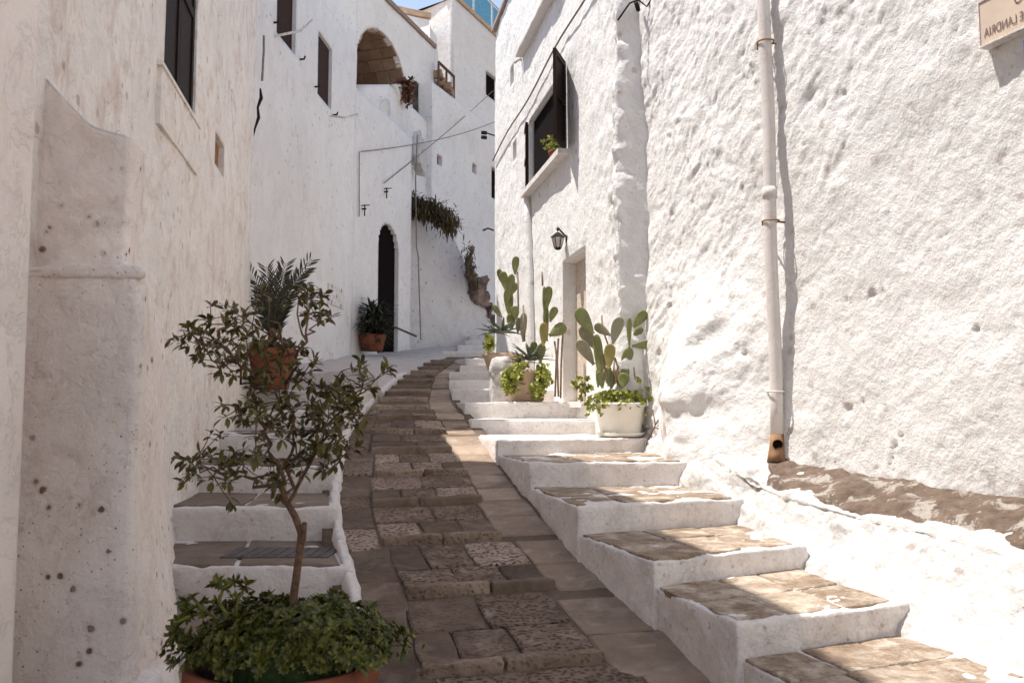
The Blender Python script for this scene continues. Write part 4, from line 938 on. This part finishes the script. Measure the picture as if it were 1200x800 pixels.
pts = [P(x_, y_, 9.5) for x_, y_ in ((305, 104), (306, 115), (302, 126), (303, 138), (299, 150), (296, 160))]; wire('dark_wall_line', pts, [.010, .022, .014, .020, .011, .016], 'jagged dark crack, modelled as a tube, below the corner cable on the shaded wall', 'shutter')  # thin dark tube stands for a crack in the wall
for k, (px, py, wl_, lab) in enumerate([(320, 27, W2, 'upper-left of the first high window'), (351, 70, W2, 'just below the first high window'), (369, 102, W2, 'left of the second high window'), (390, 135, W2, 'below the second high window')]):
    p = hit(px, py, wl_); m = MB(); m.tube([p, p + Vector((.07, -.02, .0)), p + Vector((.08, -.02, .04))], .014, 6); tag(m.build('shutter_catch', M['iron'], None, True, loc=p), 'small iron shutter catch ' + lab, 'shutter catch')
for px, py, lab in ((450, 225, 'above the arched door'), (424, 245, 'at the foot of the conduit left of the arched door')):
    p = hit(px, py, W3); m = MB(); m.tube([p, p + Vector((.08, -.03, 0))], .014, 6); m.tube([p + Vector((.05, 0, -.12)), p + Vector((.05, 0, .08))], .012, 6); m.tube([p + Vector((-.08, -.02, .05)), p + Vector((.14, -.0, .07))], .009, 6)
    tag(m.build('insulator', M['iron'], None, True, loc=p), 'small rusty cable insulator ' + lab, 'insulator')
p = P(570, 156, 21.0); m = MB()
for dz_ in (0, -.12): m.tube([p + Vector((0, 0, dz_)), p + Vector((-.12, -.05, dz_))], .05, 8)
m.tube([p, p + Vector((.5, .5, 0))], .02, 6); tag(m.build('insulator', M['iron'], None, True, loc=p), 'pair of black insulators on a bar near the corner of the end house', 'insulator')
p = P(566, 270, 20.2); m = MB(); m.tube([p, p + Vector((.12, -.1, .03)), p + Vector((.26, -.15, -.03))], .022, 6); tag(m.build('wall_spout', M['bark'], None, True, loc=p), 'small bent spout on the shaded end wall above the bare rock', 'spout')
p = P(458, 380, 15.4); wire('leaning_stick', [P(460, 382, 15.6), P(488, 394, 15.9)], .02, 'thin stick leaning beside the arched door', 'bark', 'stick')
# small tile plaque on wall 3
pc = hit(393, 347, (W2[0], W2[1])) 
m = MB(); y0_ = pc.y; panel(m, y0_ - .42, y0_ + .42, hit(393, 359, W2).z, hit(393, 336, W2).z, -.01, .018, w2); pq = m.build('wall_plaque', plain('pale_tile', (.66,.62,.60), .6), None, loc=pc)
tag(pq, 'faint square tile plaque on the shaded wall left of the dark yucca', 'plaque')
m = MB()
for dy_, dz_ in ((-.25, .12), (.25, .12), (0, 0), (-.25, -.12), (.25, -.12)): c = w2(y0_ + dy_, (hit(393, 347, W2).z) + dz_, .02); m.tube([c, c + Vector((.006, 0, 0))], .03, 8)
pd = m.build('dots', plain('plaque_dots', (.38,.33,.31), .8), None, loc=pc); pd.parent = pq; pd.location = (0, 0, 0)
# cracked brackets on the right corner strip
p = P(726, 22, 7.5); m = MB(); m.tube([P(724, 24, 7.5), P(738, 4, 7.48), P(748, 0, 7.45), P(758, 8, 7.4), P(768, -8, 7.4)], .009, 5); m.tube([P(745, 2, 7.5), P(748, 12, 7.45)], .02, 6); tag(m.build('wire_bracket', M['shutter'], None, True, loc=p), 'twisted dark wire bracket at the top of the corner between the two sunlit houses', 'bracket')
p = P(606, 76, 11.8); m = MB(); m.tube([P(603, 74, 11.8), P(609, 69, 11.8), P(622, 76, 12.1)], .02, 5); m.tube([P(620, 76, 12.1), P(621, 112, 12.1)], .028, 6); m.tube([P(625, 78, 12.0), P(626, 108, 12.0)], .016, 6); tag(m.build('window_bracket', M['whiteiron'], None, True, loc=p), 'white iron bracket beside the far end of the shuttered window', 'bracket')

# ------------------------------------------------------------------ PLANTS
def pot(c, prof, mat, parent, n=28, soil_r=None, soil_z=None):
    m = MB(); m.lathe(c, prof, n); m.build('pot', mat, parent, True)
    if soil_r: m = MB(); m.lathe(c, [(soil_r, soil_z - .02), (soil_r * .98, soil_z), (soil_r * .3, soil_z + .015)], n); m.build('soil', M['soil'], parent, True)
# --- small tree in the foreground
Y0 = 2.72; tb = P(345, 700, Y0)
tr = empty('potted_tree', Vector((tb.x, Y0, -1.25)), 'small leafy tree with thin trunk above a bushy green pot in the left foreground', 'potted plant')
c = Vector((tb.x - .03, Y0, -1.25)); pot(c, [(.19, 0), (.22, .1), (.27, .39), (.295, .42), (.295, .485), (.27, .485), (.26, .45)], M['terracotta'], tr, 32, .26, .46)
trunk = [P(346, 745, Y0), P(344, 700, Y0), P(350, 655, Y0 - .01), P(353, 625, Y0), P(346, 605, Y0), P(336, 588, Y0)]
m = MB(); m.tube(trunk, [.0145, .013, .012, .0115, .011, .010], 9); m.tube([P(351, 645, Y0), P(356, 630, Y0 - .01), P(357, 612, Y0 - .02)], [.010, .0085, .008], 7); m.build('trunk', M['bark'], tr, True)
fork = P(337, 590, Y0)
CL = [(222,390,1.0),(245,380,1.1),(238,405,.8),(272,372,.9),(300,345,.5),(296,380,1.),(350,350,.8),(368,345,.7),(374,378,.9),(262,425,.9),(290,415,1.),(315,430,1.1),(340,415,1.),(355,440,1.1),(300,455,1.1),(330,470,1.2),(280,478,.9),(310,497,1.1),(345,500,1.1),(365,475,1.0),(385,452,.9),(400,472,1.),(425,455,1.),(440,445,.7),(400,435,.4),(415,485,.9),(395,505,1.),(410,525,.8),(375,525,1.),(350,535,1.),(318,535,.9),(285,545,.8),(230,538,1.),(222,552,.8),(250,558,.9),(262,545,.5),(330,560,.6),(300,522,.8),(385,490,.8),(270,400,.8),(390,548,.6)]
hubs = [(300,560),(318,520),(300,470),(275,420),(345,520),(335,450),(375,520),(400,480),(280,552),(330,400),(360,400)]
hub3 = {}; mbr = MB()
def hubpos(h): return hub3.setdefault(h, P(h[0], h[1], Y0 + random.uniform(-.08, .12)))
chain = {(300,560): None, (280,552): (300,560), (318,520): None, (300,470): (318,520), (275,420): (300,470), (345,520): None, (335,450): (345,520), (330,400): (335,450), (360,400): (335,450), (375,520): None, (400,480): (375,520)}
def wob(a, b, n=5, s=.012): 
    out = []
    for t in np.linspace(0, 1, n):
        p = a.lerp(b, t)
        if 0 < t < 1: p = p + Vector((random.gauss(0, s), random.gauss(0, s), random.gauss(0, s)))
        out.append(p)
    return out
for h, par in chain.items():
    a = hubpos(par) if par else fork; mbr.tube(wob(a, hubpos(h), 6), np.linspace(.0075 if par is None else .0055, .0052 if par is None else .004, 6), 6)
leaf_list = []
for (cx, cy, wgt) in CL:
    h = min(hubs, key=lambda q: (q[0] - cx) ** 2 + (q[1] - cy) ** 2); cp = P(cx, cy, Y0 + random.uniform(-.16, .2)); hp = hubpos(h)
    mbr.tube(wob(hp, cp, 5), np.linspace(.004, .0022, 5), 5)
    for k in range(int(6.2 * wgt) + 1):
        tip = cp + Vector((random.gauss(0, .030), random.gauss(0, .045), random.gauss(.005, .030))) * (.8 + .5 * wgt); d = (tip - cp + Vector((0, 0, .03)) + (cp - hp) * .3)
        mbr.tube([cp, cp.lerp(tip, .5) + rvec() * .004, tip], [.0022, .0018, .0013], 4)
        d.normalize(); o_ = d.orthogonal().normalized(); q_ = d.cross(o_)
        for j in range(random.randint(6, 9)):
            a_ = j * 2.4 + random.random(); pos = tip - d * random.uniform(0, .035); ld = d * random.uniform(.1, .9) + (o_ * math.cos(a_) + q_ * math.sin(a_)) * random.uniform(.5, 1.)
            ld.z -= .1; leaf_list.append((pos, ld, random.uniform(.027, .046), random.uniform(.011, .015)))
mbr.build('branches', M['bark'], tr, True)
leaf_list.sort(key=lambda t: t[0].y)
# shared leaf mesh for the individual leaves
lm = bpy.data.meshes.new('leaf'); lv = leaf_verts(Vector((0, 0, 0)), Vector((1, 0, 0)), Vector((0, 0, 1)), 1., .32, .15, .18); lm.from_pydata([tuple(v) for v in lv], [], LF); lm.materials.append(M['olive']); lm.polygons.foreach_set('use_smooth', [True] * 6)
for i, (p, d, L_, W_) in enumerate(leaf_list[:290]):
    o = bpy.data.objects.new('leaf', lm); C.objects.link(o); o.parent = tr; o.location = p - tr.location
    d = d.normalized(); o.rotation_mode = 'QUATERNION'; o.rotation_quaternion = d.to_track_quat('X', 'Z'); o.scale = (L_, L_ * 1.05, L_)
m = MB()
for p, d, L_, W_ in leaf_list[290:]: m.add(leaf_verts(p, d, Vector((random.gauss(0, .4), random.gauss(0, .4), 1)), L_, W_, .15, .2), LF)
m.build('foliage', M['oliveb'], tr, True)['kind'] = 'stuff'
# bushy succulent skirt of the pot
m = MB(); cc = P(345, 757, Y0 - .0)
for k in range(1900):
    a = random.uniform(0, 2 * math.pi); e = math.asin(random.uniform(.02, 1)); r_ = random.uniform(.78, 1.06)
    d = Vector((math.cos(a) * math.cos(e), math.sin(a) * math.cos(e), math.sin(e)))
    lump = 1 + .34 * float(vnoise(np.array([d * 3.1 + Vector((5, 5, 5))]))[0])
    p = cc + Vector((d.x * .305, d.y * .25, d.z * .150 - .01)) * r_ * lump
    if d.z < 0: p.z -= .05 * random.random()
    rosette(m, p, d + Vector((0, 0, .3)) + rvec() * .4, random.uniform(.016, .028), random.uniform(.0075, .0105), 8, .85, .1)
o = m.build('groundcover', M['ground'], tr, True); o['kind'] = 'stuff'
m = MB(); m.lathe(cc + Vector((0, 0, -.09)), [(.24, .0), (.25, .03), (.23, .09), (.17, .15), (.05, .18)], 20, .05); m.build('shade_core', plain('dense_leaf_shade', (.02,.03,.01), 1., 0, .5, 40, 1.), tr, True)  # solid core coloured dark in place of the shade between leaves
m = MB(); mst = MB()
for pts in ([(262,728),(240,716),(222,722),(205,735)], [(270,725),(256,705),(236,704),(222,716)], [(256,705),(262,688),(275,682)], [(275,722),(280,700),(288,686)], [(240,716),(226,700),(218,704)], [(222,722),(208,728),(203,742)], [(262,690),(255,684)]):
    p3 = [P(x_, y_, Y0 - .1 + .02 * i) for i, (x_, y_) in enumerate(pts)]; mst.tube(p3, [.0055, .005, .0045, .004][:len(p3)], 6)
    for q_ in p3[1:]: rosette(m, q_, rvec(.6), .03, .011, 7, .9)
    rosette(m, p3[-1], p3[-1] - p3[-2], .036, .012, 9, .8)
m.build('sprig_leaves', M['ground'], tr, True); mst.build('sprig_stem', M['ground'], tr, True)

# --- palm in terracotta pot on the steps
Yp = 8.75; pc = P(318, 457, Yp); pc.z = .2 + .006
pm = empty('potted_palm', pc, 'young dark palm in a terracotta pot on the upper left steps, behind the little tree', 'potted plant')
pot(pc, [(.17, 0), (.20, .18), (.235, .34), (.265, .35), (.265, .41), (.235, .41), (.22, .37)], M['terracotta'], pm, 28, .22, .36)
core = P(319, 398, Yp); 
m = MB(); m.tube([pc + Vector((0, 0, .36)), core, core + Vector((0, 0, .12))], [.06, .05, .03], 8); m.build('trunk', M['bark'], pm, True)
for tx, ty in ((289,315),(302,330),(312,312),(333,318),(366,303),(352,322),(345,335),(296,345),(322,322),(310,335),(360,315),(335,308)):
    tip = P(tx, ty, Yp + random.uniform(-.3, .3)); m = MB(); ctl = core + Vector(((tip.x - core.x) * .25, (tip.y - core.y) * .3, (tip.z - core.z) * .62)); pts = []
    for t in np.linspace(0, 1, 12): pts.append(core * (1 - t) ** 2 + ctl * 2 * t * (1 - t) + tip * t * t)
    m.tube(pts, np.linspace(.009, .002, 12), 4)
    for i in range(2, 12):
        for sgn in (-1, 1):
            for f_ in (0, .5):
                p = pts[i - 1].lerp(pts[i], f_); d = (pts[i] - pts[i - 1]).normalized(); s = d.cross(Vector((0, -1, .2))).normalized() * sgn
                m.add(leaf_verts(p, d * .75 + s * .6 + rvec() * .12, Vector((0, -1, 0)), .19 * (1 - .45 * abs(i / 11 - .45)) * random.uniform(.8, 1.1), .014, .2, .1), LF)
    m.build('frond', M['palm'], pm)
m = MB()
for k in range(60): rosette(m, pc + Vector((random.gauss(0, .11), random.gauss(0, .11), .42 + random.uniform(-.02, .05))), rvec(1.), .06, .02, 6)
m.build('underplanting', M['palm'], pm)['kind'] = 'stuff'
# --- yucca in terracotta pot by the arched door
Yy = 14.5; yc_ = P(436, 411, Yy)
yk = empty('potted_yucca', yc_, 'dark spiky yucca in a terracotta pot beside the arched door', 'potted plant')
pot(yc_, [(.18, 0), (.22, .2), (.24, .24), (.24, .27), (.20, .27)], M['terracotta'], yk, 24, .2, .24)
m = MB()
for h_, n_l, L_ in ((.38, 120, .40), (.55, 130, .45), (.28, 110, .34), (.68, 70, .42)):
    for k in range(n_l):
        a = random.uniform(0, 2 * math.pi); e = random.uniform(-.4, 1.1); d = Vector((math.cos(a) * math.cos(e), math.sin(a) * math.cos(e), math.sin(e)))
        m.add(leaf_verts(yc_ + Vector((random.gauss(.02, .05), random.gauss(0, .05), h_ + random.gauss(0, .07))), d, Vector((0, 0, 1)), L_ * random.uniform(.6, 1.05), .036, .1, .35), LF)
m.build('leaves', M['palm'], yk); m = MB(); m.tube([yc_ + Vector((0, 0, .24)), yc_ + Vector((.02, 0, .8))], .035, 7); m.build('trunk', M['bark'], yk, True)

# --- prickly pears
def pad(parent, b, t, w, Y, mat, tw=None, th=.028, name='cactus_pad', dy=0.):
    b = P(b[0], b[1], Y); t = P(t[0], t[1], Y + dy); w = w * Y / 1000 * 1.16; ax = t - b; L_ = ax.length; ax.normalize()
    tw = random.uniform(-.5, .5) if tw is None else tw
    s = ax.cross(Vector((0, -1, 0))).normalized(); n = ax.cross(s).normalized(); s2_ = s * math.cos(tw) + n * math.sin(tw); n2 = n * math.cos(tw) - s * math.sin(tw)
    w = w / max(.5, math.cos(tw)); v = []; nr, ns = 13, 12
    for i in range(nr):
        u = (1 - math.cos(math.pi * i / (nr - 1))) / 2; uu = u ** 1.25; prof = math.sqrt(max(0, 1 - (2 * uu - 1) ** 2)) ** .9 * (.52 + .52 * u); prof = max(prof, .26 if u < .05 else .0); prof = max(prof, .03)
        for k in range(ns):
            a = 2 * math.pi * k / ns; v.append(b + ax * (L_ * u) + s2_ * (math.cos(a) * w / 2 * prof) + n2 * (math.sin(a) * (th / 2) * (prof ** .6) + .018 * math.sin(u * 3)))
    f = [(i * ns + k, i * ns + (k + 1) % ns, (i + 1) * ns + (k + 1) % ns, (i + 1) * ns + k) for i in range(nr - 1) for k in range(ns)] + [tuple(range(ns))[::-1], tuple(range((nr - 1) * ns, nr * ns))]
    return mesh_obj(name, v, f, mat, parent, True)
k4 = lambda x, y: (660 + x / 4.446, 340 + y / 4.446)
Yc = 7.55; c1 = P(727, 509, Yc); c1.z = -.244 + .012
p1 = empty('potted_prickly_pear', c1, 'large prickly pear in a round cream pot with lime succulents, nearest of the cactus pots', 'potted plant', 'cactus pots along the sunlit wall')
m = MB(); m.lathe(c1, [(.19, 0), (.215, .02), (.22, .035), (.20, .035)], 32); m.build('saucer', M['whitepot'], p1, True)
pot(c1 + Vector((0, 0, .02)), [(.165, 0), (.18, .02), (.215, .24), (.23, .245), (.23, .275), (.21, .275), (.205, .25)], M['whitepot'], p1, 36, .2, .25)
G, O_, Yl = M['cactus'], M['cactusold'], M['cactusy']
for b, t, w_, mt, dY in [((158,228),(78,92),78,G,0), ((160,388),(76,262),62,O_,-.05), ((195,490),(172,228),48,G,0), ((175,310),(95,185),70,O_,.12), ((248,235),(165,178),52,O_,.1), ((258,280),(302,142),66,O_,-.04),
    ((236,500),(236,395),44,G,.03), ((236,410),(244,278),60,Yl,-.05), ((316,495),(345,298),66,G,0), ((345,300),(346,142),28,G,.0), ((368,192),(435,112),58,G,0), ((362,288),(412,196),52,G,.04), ((360,290),(494,280),54,G,-.03), ((270,465),(330,312),46,Yl,.06), ((290,495),(300,380),50,G,.1), ((205,420),(215,330),40,O_,.08), ((205,510),(196,420),52,G,-.02), ((250,515),(262,420),50,O_,.05), ((300,515),(318,430),60,G,-.03), ((335,510),(330,420),50,G,.04), ((180,505),(190,400),40,G,.06)]:
    pad(p1, k4(*b), k4(*t), w_ / 4.446, Yc + dY, mt)
ms = plain('dry_stem', (.34,.23,.15), .9)
for pts in ([(232,280),(205,200),(200,130)], [(268,490),(285,400),(270,350)], [(285,490),(262,420),(268,355)], [(375,470),(365,380)], [(225,480),(218,400)], [(305,490),(290,430)]): m = MB(); m.tube([P(*k4(*q), Yc + .02) for q in pts], .008, 6); m.build('old_stem', ms, p1, True)
m = MB()
for k in range(210):
    a = random.uniform(0, 2 * math.pi); r_ = random.uniform(.08, .27); hang = max(0, r_ - .18) * 1.3
    rosette(m, c1 + Vector((math.cos(a) * r_ - .02, math.sin(a) * r_ * .9, .32 + random.uniform(-.01, .07) - hang * random.uniform(.3, 1.5))), rvec(.9), .034, .021, 6, .9, .1)
for px, py in ((80,470),(100,490),(75,500),(110,530),(95,560),(125,590),(120,460),(135,500),(205,640),(225,630),(435,520),(440,560),(400,560),(330,600),(90,520),(60,480),(390,470)):
    for j in range(3): rosette(m, P(*k4(px + random.gauss(0, 6), py + random.gauss(0, 6)), Yc - .1), rvec(.5), .036, .022, 6, .9, .1)
m.build('succulents', M['lime'], p1, True)['kind'] = 'stuff'
k6 = lambda x, y: (540 + x / 3.077, 260 + y / 3.077)
Yb = 9.35; c2 = P(617, 470, Yb); c2.z = .08 + .008
p2 = empty('potted_prickly_pear', c2, 'prickly pear and grey agave in a tan pot smothered in lime succulents beside the door', 'potted plant', 'cactus pots along the sunlit wall')
pot(c2, [(.17, 0), (.19, .02), (.215, .30), (.235, .31), (.235, .34), (.2, .34)], M['tanpot'], p2, 30, .2, .3)
for b, t, w_, mt, dY in [((312,308),(318,232),34,G,0), ((305,365),(301,232),15,G,.03), ((322,360),(345,308),30,G,0), ((318,410),(378,372),46,G,-.03), ((298,448),(300,362),34,Yl,-.04), ((286,505),(292,440),36,G,0), ((312,430),(308,300),22,G,.05), ((268,500),(262,430),28,G,.06)]:
    pad(p2, k6(*b), k6(*t), w_ / 3.077, Yb + dY, mt)
def agave(parent, c, n, L_, w_, up=.5, name='agave_leaf'):
    for k in range(n):
        a = k * 2.4 + random.random() * .3; e = up + .9 * (k / n) - .3; d = Vector((math.cos(a) * math.cos(e), math.sin(a) * math.cos(e) * .9, math.sin(e))); s = d.cross(Vector((0, 0, 1))).normalized(); n_ = s.cross(d); v = []
        LL = L_ * random.uniform(.75, 1.1); N_ = 6
        for i in range(N_):
            u = i / (N_ - 1); p = c + d * LL * u - Vector((0, 0, 1)) * LL * .22 * u * u; ww = w_ * (1 - u) ** .6 * (1 if u > 0 else .8)
            v += [p + s * ww / 2 + n_ * ww * .25, p - n_ * ww * .12, p - s * ww / 2 + n_ * ww * .25, p + n_ * ww * .02]
        f = [(i * 4 + k2, i * 4 + (k2 + 1) % 4, (i + 1) * 4 + (k2 + 1) % 4, (i + 1) * 4 + k2) for i in range(N_ - 1) for k2 in range(4)]
        mesh_obj(name, v, f, M['agave'], parent, True)
agave(p2, P(*k6(250, 500), Yb - .05), 22, .36, .05); agave(p2, P(*k6(215, 510), Yb), 10, .26, .04)
ms = plain('dry_stem_grey', (.30,.22,.16), .9)
for pts in ([(352,630),(348,500),(352,420)], [(340,630),(345,480),(338,430)], [(360,635),(362,520),(370,350)], [(295,230),(293,180)], [(230,430),(225,300)]): m = MB(); m.tube([P(*k6(*q), Yb + .05) for q in pts], .011, 6); m.build('old_stem', ms, p2, True)
m = MB()
for (cx, cy, n__) in ((185,545,60),(175,590,55),(205,565,30),(290,545,50),(280,590,60),(305,575,40),(225,530,20),(165,560,20),(270,620,20)):
    for k in range(n__): rosette(m, P(*k6(random.gauss(cx, 13), random.gauss(cy, 13)), Yb - .2 + random.gauss(0, .07)), rvec(.5) + Vector((0, -.5, 0)), .042, .026, 5, .9, .1)
m.build('succulents', M['lime'], p2, True)['kind'] = 'stuff'
Ya = 11.3; c3 = P(589, 421, Ya)
p3 = empty('potted_prickly_pear', Vector((c3.x, c3.y, .38)), 'farthest prickly pear with agave in a tan bowl, beyond the white boulder', 'potted plant', 'cactus pots along the sunlit wall')
c3 = Vector((c3.x, c3.y, .385)); pot(c3, [(.12, 0), (.16, .03), (.25, .30), (.275, .31), (.275, .35), (.24, .35)], M['tanpot'], p3, 30, .24, .3)
for b, t, w_, mt, dY in [((168,295),(185,188),32,G,0), ((160,245),(150,178),30,G,-.03), ((150,225),(136,170),22,G,.03), ((196,190),(201,124),28,G,0), ((184,262),(194,218),30,G,0), ((176,345),(168,240),36,G,.04), ((150,345),(118,300),22,G,-.05), ((200,352),(195,303),34,G,-.05), ((225,432),(228,328),28,O_,-.06), ((182,390),(178,330),34,G,0), ((205,400),(215,345),26,O_,0)]:
    pad(p3, k6(*b), k6(*t), w_ / 3.077, Ya + dY, mt)
agave(p3, P(*k6(150, 400), Ya - .1), 18, .36, .06, .4); agave(p3, P(*k6(120, 400), Ya - .1), 10, .3, .05, .3)
m = MB(); m.tube([P(*k6(208, 330), Ya), P(*k6(205, 180), Ya)], .012, 6); m.build('old_stem', plain('dry_stem_b', (.30,.22,.16), .9), p3, True)
m = MB()
for k in range(50): rosette(m, P(*k6(random.gauss(102, 9), random.gauss(440, 13)), Ya - .25 + random.gauss(0, .05)), rvec(.5), .05, .03, 5, .9, .1)
m.build('succulents', M['lime'], p3, True)['kind'] = 'stuff'
c = P(588, 448, 9.9)
o = rbox('white_boulder', [(c.x - .12, 9.75), (c.x + .10, 9.75), (c.x + .10, 9.98), (c.x - .12, 9.98)], .07, P(588, 420, 9.9).z, .11, .03, .03, M['bank'], None, 4., loc=c)
tag(o, 'rounded whitewashed boulder on the steps between the two farther cactus pots', 'boulder')
m = MB()
for pts in ([(758,520),(768,498),(765,480)], [(768,498),(776,485),(780,470)], [(770,500),(784,486)]): m.tube([P(x_, y_, 7.3) for x_, y_ in pts], .005, 5)
m.tube([P(758, 522, 7.3), P(760, 512, 7.3)], .007, 5)
o = m.build('dry_twig', M['bark'], None, True, loc=P(758, 522, 7.3)); tag(o, 'thin dry twig standing between the cream cactus pot and the wall', 'twig')
bpy.context.view_layer.update()
